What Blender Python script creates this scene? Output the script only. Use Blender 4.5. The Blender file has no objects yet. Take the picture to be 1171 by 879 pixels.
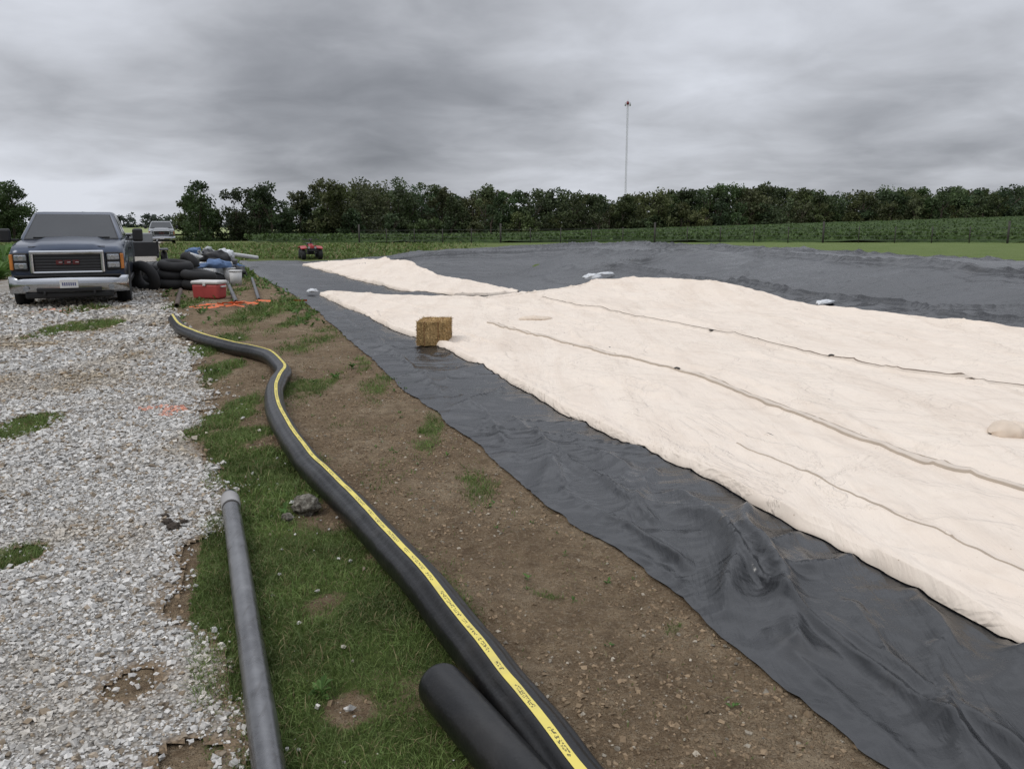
import bpy, bmesh, math, random
import numpy as np
from mathutils import Vector, Matrix
random.seed(5); rng=np.random.default_rng(7)
S=bpy.context.scene
S.view_settings.view_transform='Standard'; S.view_settings.look='None'; S.view_settings.exposure=0
# ------------------------------------------------------------ numpy noise
_tab=np.random.default_rng(3).random((256,256))
def vn(x,y,seed=0):
    x=np.asarray(x,float)+seed*17.31; y=np.asarray(y,float)+seed*9.77
    xi=np.floor(x).astype(int); yi=np.floor(y).astype(int)
    fx=x-xi; fy=y-yi; fx=fx*fx*fx*(fx*(fx*6-15)+10); fy=fy*fy*fy*(fy*(fy*6-15)+10)
    a=_tab[xi&255,yi&255];b=_tab[(xi+1)&255,yi&255];c=_tab[xi&255,(yi+1)&255];d=_tab[(xi+1)&255,(yi+1)&255]
    return (a*(1-fx)+b*fx)*(1-fy)+(c*(1-fx)+d*fx)*fy
def fbm(x,y,o=4,seed=0):
    s=0;a=.5;n=0
    for i in range(o):
        s=s+a*vn(x*2**i,y*2**i,seed+i*3); n+=a; a*=.5
    return s/n*2-1
def ss(a,b,x):
    t=np.clip((np.asarray(x,float)-a)/(b-a),0,1); return t*t*(3-2*t)
def pdist(X,Y,P):
    d=np.full(np.shape(X),1e9)
    for (x0,y0),(x1,y1) in zip(P[:-1],P[1:]):
        dx,dy=x1-x0,y1-y0; t=np.clip(((X-x0)*dx+(Y-y0)*dy)/(dx*dx+dy*dy),0,1)
        d=np.minimum(d,np.hypot(X-x0-t*dx,Y-y0-t*dy))
    return d
# ------------------------------------------------------------ site plan (metres)
ROAD_Y=[-4,2.05,2.39,2.99,3.72,4.85,7.23,9.84,15.23,22.5,32.9,60.5,119,178,400]
ROAD_R=[0.6,-.86,-1.02,-1.27,-1.50,-1.89,-2.76,-3.93,-6.43,-9.63,-14.1,-25.6,-50,-75,-168]
ROAD_L=[-3.6,-5.2,-5.4,-5.6,-5.9,-6.2,-7.0,-8.1,-10.6,-13.9,-18.4,-29.8,-54.2,-79.2,-172]
LINER_N=[(2.2,-.6),(1.5,1.1),(1.07,2.05),(.9,2.44),(.76,2.85),(.58,3.32),(.25,4.14),(-.14,5.13),(-.59,6.28),(-1.32,8.34),(-2.12,10.6),(-3.48,14.45),(-4.94,18.18),(-7.04,23.25),(-11.22,33.65)]
CREST=[(-7.5,32.5),(-4.8,31.3),(-2.2,28.5),(2.97,29.7),(6.3,21.3),(9.5,15.1),(12.5,9),(15,2)]
CRX=[-7.5,-4.8,-2.2,2.97,6.3,9.5,15];CRH=[.0,.18,.50,.74,.80,.76,.6]
def mound(X,Y):
    d=pdist(X,Y,CREST); H=np.interp(X,CRX,CRH)
    q=np.clip(d/5.2,0,1)
    return H*(1-q**2)**1.5*(1+.06*fbm(X*.35,Y*.35,2,2))
def T0(X,Y):
    return ss(45,150,Y)*np.clip(-.8+.031*X,-1.1,3.0)+mound(X,Y)
def T(X,Y):
    X=np.asarray(X,float);Y=np.asarray(Y,float)
    fade=1-ss(15,60,np.hypot(X,Y))
    return T0(X,Y)+fade*(.030*fbm(X*1.1,Y*1.1,3,1)+.012*fbm(X*6,Y*6,3,4))
def Tg(X,Y):
    f2=1-ss(8,20,np.hypot(X,Y)); return T(X,Y)+f2*.010*fbm(X*15,Y*15,3,6)
def Tz(x,y): return float(T(np.array([x]),np.array([y]))[0])
GE=[(-.60,2.66,.46,1.05,1.),(-1.05,3.3,.42,.85,1.),(-1.1,2.5,.28,.6,1.),(-.85,3.6,.25,.55,1.),(-1.7,4.85,.45,.6,1.),(-1.4,4.4,.36,.55,1.),(-1.95,5.6,.25,.6,.9),(-2.31,6.3,.22,1.0,1.),(-2.05,7.2,.12,1.0,.7),(-3.83,9.84,.3,2.21,.8),(-1.81,7.6,.20,1.3,.62),(-1.21,5.94,.3,.32,.45),(-.60,6.1,.12,1.0,.55),(-1.25,7.9,.16,1.3,.5),(-6.27,15.23,.3,5.5,.8),(-4.32,15.23,.6,3.4,.8),(-1.35,3.95,.32,.6,1.),(-1.2,3.1,.2,.5,1.),(-3.69,5.94,.3,.7,1.),(-6.36,11.97,.5,1.6,1.),(-2.29,3.51,.16,.25,1.),(-3.04,8.09,.22,1.3,.95),(.23,3.07,.1,.06,.55),(.62,2.92,.1,.06,.55),(-7.6,14.6,.4,1.2,.8),(-.35,2.05,.3,.5,.95),(-1.6,9.3,.12,1.6,.6),(-3.4,13.2,.2,2.0,.7),(-.15,4.6,.15,.5,.40),(-2.6,10.9,.4,1.8,.48),(-.75,4.6,.3,.9,.40)]
DE=[(-1.27,2.49,.14,.18,.7),(-.97,2.1,.12,.12,.7),(-2.9,9.0,.2,.5,.5)]
DIRT=[(-.75,3.02,.10,.14,.7),(-.52,2.35,.08,.10,.8)]
def roadt(X,Y):
    l=np.interp(Y,ROAD_Y,ROAD_L); r=np.interp(Y,ROAD_Y,ROAD_R); return l,r
def ell(X,Y,E):
    m=np.zeros(np.shape(X))
    for e in E:
        w=e[4] if len(e)>4 else 1
        d=np.hypot((X-e[0])/e[2],(Y-e[1])/e[3]); m=np.maximum(m,w*(1-ss(.35,1.45,d)))
    return m
def grassD(X,Y):
    l,r=roadt(X,Y)
    g=ell(X+.12*fbm(X*3,Y*3,2,15),Y+.2*fbm(X*3,Y*3,2,16),GE)
    side=np.interp(Y,[p[1] for p in LINER_N],[p[0] for p in LINER_N])
    g=np.maximum(g,ss(17,27,Y)*.85)
    g=np.maximum(g,ss(.2,1.,l-X)); g=np.maximum(g,ss(-.2,.6,X-side)*ss(12,20,np.hypot(X,Y)))
    n=fbm(X*1.9,Y*1.9,4,11);n5=fbm(X*7,Y*7,3,17)
    g=g-.9*ell(X,Y,DIRT)
    g=np.clip(g+(.42*n+.25*n5)*(.30+np.minimum(g,.75)),0,1)
    inroad=(X>l)&(X<r)
    g=np.where(inroad,np.clip(ell(X,Y,[e for e in GE if e[0]<-2])+.25*n,0,1)*ss(.05,.5,ell(X,Y,GE)),g)
    return g
ROADGR=[(-3.69,5.94),(-6.36,11.97),(-2.29,3.51),(-7.6,14.6)]
def roadD(X,Y):
    l,r=roadt(X,Y)
    e=np.minimum(X-l,r-X)
    n=fbm(X*2.2,Y*2.2,5,21)
    m=ss(-.20,.30,e+.38*n)
    m=m-1.1*ell(X,Y,[q for q in GE if (q[0],q[1]) in ROADGR])*(.75+.6*n)-.9*ell(X,Y,DE)*(.8+.9*n)
    return m
# ------------------------------------------------------------ mesh helpers
def mesh_np(name,V,F,mats=(),smooth=False,cols=None,uv=None,parent=None):
    V=np.ascontiguousarray(V,np.float32);F=np.ascontiguousarray(F,np.int32);k=F.shape[1]
    me=bpy.data.meshes.new(name)
    me.vertices.add(len(V));me.vertices.foreach_set('co',V.ravel())
    me.loops.add(F.size);me.loops.foreach_set('vertex_index',F.ravel())
    me.polygons.add(len(F));me.polygons.foreach_set('loop_start',np.arange(0,F.size,k,dtype=np.int32));me.polygons.foreach_set('loop_total',np.full(len(F),k,np.int32))
    me.polygons.foreach_set('use_smooth',np.full(len(F),smooth))
    if cols:
        for cn,c in cols.items():
            a=me.color_attributes.new(cn,'FLOAT_COLOR','POINT')
            c=np.asarray(c,np.float32)
            if c.ndim==1: c=np.stack([c,c,c],1)
            c=np.concatenate([c[:,:3],np.ones((len(c),1),np.float32)],1)
            a.data.foreach_set('color',np.ascontiguousarray(c).ravel())
    if uv is not None:
        l=me.uv_layers.new(name='UVMap'); l.data.foreach_set('uv',np.ascontiguousarray(uv[F.ravel()],np.float32).ravel())
    me.update(calc_edges=True); me.validate()
    for m in mats: me.materials.append(m)
    o=bpy.data.objects.new(name,me);S.collection.objects.link(o)
    if parent: o.parent=parent
    return o
def gridF(n,m):
    i=np.arange(n*m).reshape(n,m)
    return np.stack([i[:-1,:-1].ravel(),i[1:,:-1].ravel(),i[1:,1:].ravel(),i[:-1,1:].ravel()],1)
def bm_obj(name,bm,mats,parent=None,smooth=False,bevel=0,seg=2):
    me=bpy.data.meshes.new(name);bmesh.ops.recalc_face_normals(bm,faces=bm.faces[:]);bm.to_mesh(me);bm.free()
    for m in (mats if isinstance(mats,(list,tuple)) else [mats]): me.materials.append(m)
    if smooth: me.polygons.foreach_set('use_smooth',[True]*len(me.polygons))
    o=bpy.data.objects.new(name,me);S.collection.objects.link(o)
    if parent:o.parent=parent
    if bevel:
        md=o.modifiers.new('b','BEVEL');md.width=bevel;md.segments=seg;md.limit_method='ANGLE';md.angle_limit=math.radians(30)
    return o
def box(name,c,s,mat,parent=None,rot=(0,0,0),bevel=.01,taper=None):
    bm=bmesh.new();bmesh.ops.create_cube(bm,size=1)
    for v in bm.verts:
        v.co=Vector((v.co.x*s[0],v.co.y*s[1],v.co.z*s[2]))
        if taper and v.co.z>0: v.co.x*=taper[0];v.co.y*=taper[1]
    o=bm_obj(name,bm,mat,parent,False,bevel);o.location=c;o.rotation_euler=rot;return o
def cyl(name,c,r,d,mat,parent=None,rot=(0,0,0),r2=None,seg=24,bevel=0,smooth=True):
    bm=bmesh.new();bmesh.ops.create_cone(bm,cap_ends=True,segments=seg,radius1=r,radius2=r if r2 is None else r2,depth=d)
    o=bm_obj(name,bm,mat,parent,False,bevel)
    if smooth:
        for p in o.data.polygons:
            p.use_smooth=len(p.vertices)==4
    o.location=c;o.rotation_euler=rot;return o
def torus(name,c,R,r,mat,parent=None,rot=(0,0,0),sx=1,n=32,m=12):
    a=np.linspace(0,2*np.pi,n,endpoint=False);b=np.linspace(0,2*np.pi,m,endpoint=False)
    A,B=np.meshgrid(a,b,indexing='ij')
    V=np.stack([(R+r*np.cos(B))*np.cos(A),(R+r*np.cos(B))*np.sin(A),r*sx*np.sin(B)],-1).reshape(-1,3)
    i=np.arange(n*m).reshape(n,m)
    F=np.stack([i.ravel(),np.roll(i,-1,0).ravel(),np.roll(np.roll(i,-1,0),-1,1).ravel(),np.roll(i,-1,1).ravel()],1)
    o=mesh_np(name,V,F,[mat],True,parent=parent);o.location=c;o.rotation_euler=rot;return o
def smoothpath(P,n):
    P=np.array(P,float);Q=np.vstack([2*P[0]-P[1],P,2*P[-1]-P[-2]]);out=[]
    k=len(P)-1
    for i in range(k):
        p0,p1,p2,p3=Q[i],Q[i+1],Q[i+2],Q[i+3]
        for t in np.linspace(0,1,n,endpoint=(i==k-1)):
            out.append(.5*((2*p1)+(-p0+p2)*t+(2*p0-5*p1+4*p2-p3)*t*t+(-p0+3*p1-3*p2+p3)*t**3))
    return np.array(out)
def frames(P):
    tan=np.gradient(P,axis=0);tan/=np.linalg.norm(tan,axis=1)[:,None]
    side=np.cross(tan,[0,0,1.]);side/=np.linalg.norm(side,axis=1)[:,None];up=np.cross(side,tan)
    return tan,side,up
def tube(name,P,r,mat,parent=None,m=20,inner=None,rr=None,cap=True):
    P=np.array(P,float)
    tan,side,up=frames(P);r_=np.full(len(P),r) if rr is None else np.array(rr)
    prof=[(P[i],tan[i],side[i],up[i],r_[i]) for i in range(len(P))]
    if inner:
        prof=[(P[min(3,len(P)-1)],tan[0],side[0],up[0],inner),(P[0],tan[0],side[0],up[0],inner)]+prof
    a=np.linspace(0,2*np.pi,m,endpoint=False);V=[]
    for p,t,s,u,q in prof: V.append(p+q*(np.cos(a)[:,None]*s+np.sin(a)[:,None]*u))
    n=len(V);V=np.concatenate(V)
    i=np.arange(n*m).reshape(n,m);j=np.roll(i,-1,1)
    F=np.stack([i[:-1].ravel(),j[:-1].ravel(),j[1:].ravel(),i[1:].ravel()],1)
    o=mesh_np(name,V,F,[mat],True,parent=parent)
    if cap:
        bm=bmesh.new();bm.from_mesh(o.data);bm.verts.ensure_lookup_table()
        bm.faces.new([bm.verts[k] for k in range((n-1)*m,n*m)])
        bm.faces.new([bm.verts[k] for k in range(0,m)])
        bm.to_mesh(o.data);bm.free()
    return o
def empty(name,loc=(0,0,0),rz=0,sc=1):
    e=bpy.data.objects.new(name,None);S.collection.objects.link(e);e.location=loc;e.rotation_euler=(0,0,rz);e.scale=(sc,)*3 if not hasattr(sc,'__len__') else sc;e.empty_display_size=.2;return e
# ------------------------------------------------------------ materials
def lin(c):
    c=c/255;return c/12.92 if c<=.04045 else ((c+.055)/1.055)**2.4
def srgb(r,g,b):return (lin(r),lin(g),lin(b))
class NT:
    def __init__(s,name):
        s.m=bpy.data.materials.new(name);s.m.use_nodes=True;s.t=s.m.node_tree;s.b=s.t.nodes['Principled BSDF']
    def n(s,ty,**k):
        x=s.t.nodes.new(ty)
        for a,b in k.items():
            if a in x.inputs.keys(): x.inputs[a].default_value=b
            else: setattr(x,a,b)
        return x
    def l(s,a,b):s.t.links.new(a,b)
    def coord(s,scale=(1,1,1),kind='Object',rot=0):
        c=s.n('ShaderNodeTexCoord');m=s.n('ShaderNodeMapping');m.inputs['Scale'].default_value=scale;m.inputs['Rotation'].default_value=(0,0,rot);s.l(c.outputs[kind],m.inputs[0]);return m.outputs[0]
    def noise(s,vec,scale,detail=4,rough=.55,dist=0):
        x=s.n('ShaderNodeTexNoise',Scale=scale,Detail=detail,Roughness=rough,Distortion=dist);s.l(vec,x.inputs['Vector']);return x.outputs['Fac']
    def ramp(s,fac,stops):
        r=s.n('ShaderNodeValToRGB');e=r.color_ramp.elements
        while len(e)<len(stops):e.new(.5)
        for q,(p,c) in zip(e,stops):
            q.position=p;q.color=(*c,1) if hasattr(c,'__len__') else (c,c,c,1)
        s.l(fac,r.inputs[0]);return r.outputs[0]
    def mix(s,f,a,b,mode='MIX'):
        x=s.n('ShaderNodeMix',data_type='RGBA',blend_type=mode)
        for inp,v in ((x.inputs[0],f),(x.inputs[6],a),(x.inputs[7],b)):
            if hasattr(v,'is_linked'): s.l(v,inp)
            elif hasattr(v,'__len__'): inp.default_value=(*v,1)
            else: inp.default_value=v
        return x.outputs[2]
    def math(s,op,a,b=0.,clamp=False):
        x=s.n('ShaderNodeMath',operation=op,use_clamp=clamp)
        for i,v in enumerate((a,b)):
            if hasattr(v,'is_linked'): s.l(v,x.inputs[i])
            else:x.inputs[i].default_value=v
        return x.outputs[0]
    def bump(s,h,st,dist=.01):
        x=s.n('ShaderNodeBump',Strength=st,Distance=dist);s.l(h,x.inputs['Height'])
        if s.b.inputs['Normal'].is_linked: s.l(s.b.inputs['Normal'].links[0].from_socket,x.inputs['Normal'])
        s.l(x.outputs[0],s.b.inputs['Normal'])
    def attr(s,name):
        x=s.n('ShaderNodeAttribute',attribute_name=name);return x.outputs['Color']
    def set(s,color=None,rough=.8,metal=0,spec=.5):
        if color is not None:
            if hasattr(color,'is_linked'):s.l(color,s.b.inputs['Base Color'])
            else:s.b.inputs['Base Color'].default_value=(*color,1)
        s.b.inputs['Roughness'].default_value=rough;s.b.inputs['Metallic'].default_value=metal;s.b.inputs['Specular IOR Level'].default_value=spec
        return s.m
_c={}
def M(name,color,rough=.6,metal=0,spec=.5,var=.25,scale=6):
    if name in _c:return _c[name]
    t=NT(name);v=t.coord();f=t.noise(v,scale,4)
    c=t.mix(f,tuple(x*(1-var) for x in color),tuple(min(1,x*(1+var)) for x in color))
    r=t.ramp(f,[(.3,max(0,rough-.08)),(.7,min(1,rough+.08))])
    m=t.set(c,rough,metal,spec);t.l(r,t.b.inputs['Roughness']);_c[name]=m;return m
def leafmat(name,attr='Col',rough=.6,trans=.25):
    t=NT(name);a=t.attr(attr);m=t.set(a,rough,0,.3)
    d=t.n('ShaderNodeBsdfTranslucent');t.l(a,d.inputs[0]);mx=t.n('ShaderNodeMixShader');mx.inputs[0].default_value=trans
    out=t.t.nodes['Material Output'];t.l(t.b.outputs[0],mx.inputs[1]);t.l(d.outputs[0],mx.inputs[2]);t.l(mx.outputs[0],out.inputs[0]);return m
def ground_mat():
    t=NT('ground_soil_grass');v=t.coord()
    n1=t.noise(v,1.5,6);n2=t.noise(v,9,7,.7);n3=t.noise(v,55,5,.7);n4=t.noise(v,200,3,.6)
    soil=t.ramp(n1,[(.3,(.185,.130,.080)),(.5,(.265,.195,.122)),(.7,(.35,.275,.185))])
    soil=t.mix(t.ramp(n2,[(.42,0),(.62,.7)]),soil,(.125,.085,.052))
    soil=t.mix(t.ramp(n3,[(.5,0),(.72,.75)]),soil,(.40,.33,.235))
    soil=t.mix(t.ramp(n4,[(.34,.8),(.5,0)]),soil,(.06,.04,.026))
    g=t.ramp(n2,[(.3,(.06,.085,.022)),(.55,(.095,.13,.036)),(.75,(.15,.165,.065))])
    g=t.mix(t.ramp(n3,[(.3,.7),(.55,0)]),g,(.035,.05,.016))
    big=t.noise(t.coord((.05,.12,.1)),1,5)
    g=t.mix(t.ramp(big,[(.4,0),(.65,.7)]),g,(.185,.195,.08))
    mid=t.noise(t.coord((.5,1.2,.1)),1,5,.7);g=t.mix(t.ramp(mid,[(.42,0),(.7,.6)]),g,(.05,.08,.02))
    mow=t.mix(t.ramp(mid,[(.38,0),(.62,1)]),(.11,.155,.045),(.165,.205,.078));mow=t.mix(t.ramp(n2,[(.4,0),(.7,.5)]),mow,(.075,.11,.03))
    g=t.mix(t.attr('mown'),g,mow)
    f=t.math('ADD',t.attr('grass'),t.math('MULTIPLY',t.math('SUBTRACT',n3,.5),1.1))
    f=t.ramp(f,[(.40,0),(.68,1)])
    m=t.set(t.mix(f,soil,g),.95,0,.12);t.bump(n2,.7,.04);t.bump(n3,1,.025);t.bump(n4,.7,.007);return m
def road_mat():
    t=NT('crushed_limestone');v=t.coord()
    vo=t.n('ShaderNodeTexVoronoi',Scale=60);t.l(v,vo.inputs['Vector'])
    vs=t.n('ShaderNodeSeparateColor');t.l(vo.outputs['Color'],vs.inputs[0])
    c=t.ramp(vs.outputs[0],[(0,(.29,.27,.235)),(.4,(.44,.42,.385)),(1,(.62,.605,.57))])
    n=t.noise(v,1.6,5);c=t.mix(t.ramp(n,[(.42,0),(.70,.55)]),c,(.27,.22,.16))
    dd=t.ramp(vo.outputs['Distance'],[(.35,0),(.75,.6)]);c=t.mix(dd,c,(.16,.13,.10))
    n5=t.noise(v,60,4,.7);soil=t.ramp(n5,[(.35,(.15,.105,.065)),(.6,(.27,.20,.13)),(.75,(.42,.37,.30))])
    c=t.mix(t.attr('dirt'),c,soil)
    m=t.set(c,.95,0,.2);inv=t.math('SUBTRACT',1.,vo.outputs['Distance']);t.bump(inv,1,.02);return m
def stone_mat(name='stone_chips'):
    t=NT(name);v=t.coord();n=t.noise(v,150,3);c=t.mix(1.0,t.attr('Col'),t.ramp(n,[(.3,.8),(.7,1.1)]),'MULTIPLY')
    return t.set(c,.9,0,.2)
def liner_mat():
    t=NT('black_plastic_liner');v=t.coord();n=t.noise(v,3,6,.6,.6);n2=t.noise(v,25,5,.6);n3=t.noise(v,.6,5,.6,.4)
    nl=t.noise(t.coord((3.2,.5,1),rot=math.radians(-22)),1,5,.55,.8)
    nm=t.noise(t.coord((.35,1.3,1),rot=math.radians(-35)),1,4,.55,.6)
    c=t.mix(t.ramp(n3,[(.35,0),(.65,1)]),(.009,.010,.011),(.018,.019,.022))
    c=t.mix(t.ramp(n,[(.60,0),(.82,.35)]),c,(.075,.066,.055))
    m=t.set(c,.3,0,.75);r=t.ramp(n2,[(.3,.20),(.7,.32)]);t.l(r,t.b.inputs['Roughness'])
    t.bump(nm,.45,.16);t.bump(nl,.6,.05);t.bump(n,.30,.03);t.bump(n2,.12,.004);return m
def cream_mat():
    t=NT('cream_geotextile');v=t.coord();n=t.noise(v,.9,5);n2=t.noise(v,7,6,.65);n3=t.noise(v,350,2)
    nl=t.noise(t.coord((2.6,.35,1),rot=math.radians(-24)),1,6,.65,.5)
    nf=t.noise(t.coord((1,1,1)),.9,5,.6,1.0)
    c=t.mix(n,(.74,.64,.545),(.81,.725,.63))
    c=t.mix(t.ramp(nl,[(.48,0),(.75,.65)]),c,(.62,.52,.43))
    c=t.mix(t.ramp(n2,[(.52,0),(.8,.4)]),c,(.60,.50,.41))
    sp=t.noise(v,45,2);c=t.mix(t.ramp(sp,[(.72,0),(.79,.6)]),c,(.25,.17,.10))
    m=t.set(c,.95,0,.1)
    t.bump(n,.4,.1);t.bump(nl,.6,.06);rid=t.ramp(nf,[(.46,0),(.5,1),(.54,0)]);t.bump(rid,.5,.02);t.bump(n2,.3,.015);t.bump(n3,.3,.002);return m
MG=ground_mat();MR=road_mat();MS=stone_mat();ML=liner_mat();MC=cream_mat();MLEAF=leafmat('foliage',trans=.3);MBL=leafmat('grass_blades',trans=.25)
# ------------------------------------------------------------ ground
def axis(lo,a,b,hi,st,g=1.06):
    c=list(np.arange(a,b,st));x=b;s=st
    while x<hi:c.append(x);s*=g;x+=s
    c.append(hi);x=a;s=st;L=[]
    while x>lo:
        s*=g;x-=s;L.append(x)
    L.append(lo-1);return np.array(L[::-1]+c)
gx=axis(-1500,-5,1.6,1500,.026,1.055);gy=axis(-60,1.5,7,2600,.026,1.045)
X,Y=np.meshgrid(gx,gy,indexing='ij')
V=np.stack([X,Y,Tg(X,Y)],-1).reshape(-1,3)
mown=ss(-6,4,X)*ss(18,26,Y)*(1-ss(85,100,Y))
mesh_np('ground',V,gridF(*X.shape),[MG],True,{'grass':grassD(X,Y).ravel(),'mown':mown.ravel()})
# ------------------------------------------------------------ gravel road
ys=np.concatenate([np.arange(-3,10,.026),np.arange(10,26,.08),np.geomspace(26,395,160)]);ts=np.linspace(-.04,1.04,170)
TT,YY=np.meshgrid(ts,ys,indexing='ij');l,r=roadt(YY,YY);XX=l+(r-l)*TT
Z=T(XX,YY)+.010
F=gridF(*XX.shape);D=roadD(XX,YY).ravel()
keep=D[F].mean(1)>.32
road=mesh_np('gravel_road',np.stack([XX,YY,Z],-1).reshape(-1,3),F[keep],[MR],True,{'dirt':1-ss(.35,.75,D)})
CUBE=np.array([[x,y,z] for x in(-1,1) for y in(-1,1) for z in(-1,1)],float)
CF=np.array([[0,1,3,2],[4,6,7,5],[0,4,5,1],[2,3,7,6],[0,2,6,4],[1,5,7,3]])
def randrot(n):
    q=rng.normal(size=(n,4));q/=np.linalg.norm(q,axis=1)[:,None];w,x,y,z=q.T
    return np.stack([1-2*(y*y+z*z),2*(x*y-z*w),2*(x*z+y*w),2*(x*y+z*w),1-2*(x*x+z*z),2*(y*z-x*w),2*(x*z-y*w),2*(y*z+x*w),1-2*(x*x+y*y)],1).reshape(n,3,3)
def stones(name,px,py,pz,size,col,parent=None,mat=MS):
    n=len(px);c=CUBE[None]*.62+rng.normal(0,.22,(n,8,3));c*=rng.uniform(.6,1.15,(n,1,3));c=np.einsum('nij,nkj->nki',randrot(n),c)*size[:,None,None];c[:,:,2]*=.75
    V=(c+np.stack([px,py,pz],1)[:,None,:]).reshape(-1,3);F=(CF[None]+8*np.arange(n)[:,None,None]).reshape(-1,4)
    return mesh_np(name,V,F,[mat],False,{'Col':np.repeat(col,8,0)},parent=parent)
px=[];py=[];sz=[]
for y0,y1,den,s0,s1 in((1.5,3,8000,.003,.0098),(3,4.8,5400,.0045,.0118),(4.8,8,2300,.008,.0155),(8,12,750,.013,.023),(12,20,250,.019,.032)):
    A=(y1-y0)*11;n=int(A*den);x=rng.uniform(-11,0,n);y=rng.uniform(y0,y1,n)
    k=(x>-.68*y-.5)&(x<np.interp(y,ROAD_Y,ROAD_R)+.8);x=x[k];y=y[k]
    d=roadD(x,y);thin=1-.35*ss(.05,.5,fbm(x*1.3,y*1.3,4,31))
    p=np.where(d>.5,np.clip(d*1.1,0,1)*thin,np.clip(.004+1.3*np.abs(d)**1.7*(d>0),.004,1));k=rng.random(len(x))<p;x=x[k];y=y[k]
    px.append(x);py.append(y);sz.append(rng.uniform(s0,s1,len(x))*rng.choice([.55,.8,1,1.6],len(x)))
px=np.concatenate(px);py=np.concatenate(py);sz=np.concatenate(sz)
g=rng.beta(2.2,1.9,len(px))[:,None]*.46+.30
tr=np.clip(fbm(px*1.3,py*1.3,4,31)+.1,0,1)[:,None]
col=g*np.array([1,.975,.925])*(1-.5*tr*np.array([.75,1,1.35]))
col=np.where(rng.random((len(px),1))<.13,col*np.array([.60,.51,.41]),col)
for cx,cy,rx,ry in((-2.9,6.62,.20,.10),(-2.75,6.45,.10,.16),(-8.0,14.2,.35,.2)):
    m=(np.hypot((px-cx)/rx,(py-cy)/ry)<1)&(rng.random(len(px))<.55);col[m]=col[m]*.45+np.array([.82,.26,.12])*.55
stones('crushed_stone',px,py,T(px,py)+.010+sz*.3,sz,col,road)
def soilpts(n,y1=11):
    x=rng.uniform(-5,1.2,n);y=1.6+(y1-1.6)*rng.random(n)**1.3;side=np.interp(y,[p[1] for p in LINER_N],[p[0] for p in LINER_N])
    k=(x>np.interp(y,ROAD_Y,ROAD_R)-.15)&(x<side)&(fbm(x*2,y*2,2,5)+rng.normal(0,.4,n)>0)&(grassD(x,y)<.45);return x[k],y[k]
x,y=soilpts(20000);s=rng.uniform(.0015,.006,len(x))*rng.choice([.6,1,1,2.],len(x));c=rng.uniform(.14,.46,(len(x),1))*np.array([1,.88,.70])
stones('pebbles',x,y,Tg(x,y)+s*.2,s,c)
x,y=soilpts(85000,9);s=rng.uniform(.003,.010,len(x))*rng.choice([.5,1,1,1.5],len(x));c=rng.uniform(.6,1.25,(len(x),1))*np.array([.25,.183,.117])
stones('soil_clods',x,y,Tg(x,y),s,c)
# ------------------------------------------------------------ grass
def blades(name,zones):
    VV=[];CC=[]
    for x0,x1,y0,y1,den,h0,h1,w in zones:
        n=int((x1-x0)*(y1-y0)*den);x=rng.uniform(x0,x1,n);y=rng.uniform(y0,y1,n)
        k=(np.abs(x)<.70*y+.6);x=x[k];y=y[k]
        side=np.interp(y,[p[1] for p in LINER_N],[p[0] for p in LINER_N])
        l,r=roadt(x,y)
        g=grassD(x,y);ok=((x<side-.02)|(y>36))&~((x>l)&(x<r)&(roadD(x,y)>.50))
        cl=.60+.8*fbm(x*5,y*5,3,14)
        k=(rng.random(len(x))<np.clip((g-.22)*1.6*np.where(y<14,cl+.4,1),0.012,1))&ok;x=x[k];y=y[k];g=g[k];n=len(x)
        if y1>60:
            k=rng.random(n)<(1-ss(50,y1,y))*(1-ss(-8,-1,x));x=x[k];y=y[k];g=g[k];n=len(x)
        z=T(x,y)-.003;h=rng.uniform(h0,h1,n)*(.45+.7*g)*(.7+.6*vn(x*4,y*4,9));a=rng.uniform(0,2*np.pi,n);w_=w*rng.uniform(.6,1.3,n)
        lean=rng.uniform(.2,1.4,n);b=rng.uniform(0,2*np.pi,n)
        dx=np.cos(a)*w_;dy=np.sin(a)*w_;lx=np.cos(b)*h*lean;ly=np.sin(b)*h*lean
        P=np.stack([np.stack([x-dx,y-dy,z],1),np.stack([x+dx,y+dy,z],1),
            np.stack([x-dx*.8+lx*.35,y-dy*.8+ly*.35,z+h*.6],1),np.stack([x+dx*.8+lx*.35,y+dy*.8+ly*.35,z+h*.6],1),
            np.stack([x+lx,y+ly,z+h*rng.uniform(.65,1,n)],1)],1)
        VV.append(P.reshape(-1,3))
        t=rng.random((n,1));c=(1-t)*np.array([.088,.150,.032])+t*np.array([.185,.24,.075]);c=c*(.8+.5*(fbm(x*3,y*3,3,8)[:,None]+.2))
        dry=rng.random((n,1))<.12;c=np.where(dry,np.array([.30,.25,.13])*rng.uniform(.6,1.1,(n,1)),c)
        CC.append(np.repeat(c,5,0))
    V=np.concatenate(VV);n=len(V)//5;F=(np.array([[0,1,3],[0,3,2],[2,3,4]])[None]+5*np.arange(n)[:,None,None]).reshape(-1,3)
    return mesh_np(name,V,F,[MBL],False,{'Col':np.concatenate(CC)})
blades('grass',[(-3.5,1.2,1.5,4,18500,.013,.045,.0015),(-6,1,4,8,6800,.018,.05,.0026),(-10,0,8,14,1700,.025,.07,.005),(-15,-2,14,22,420,.04,.11,.010),(-30,-3,22,42,75,.06,.16,.026),(-45,0,36,80,11,.09,.20,.05)])
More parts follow.
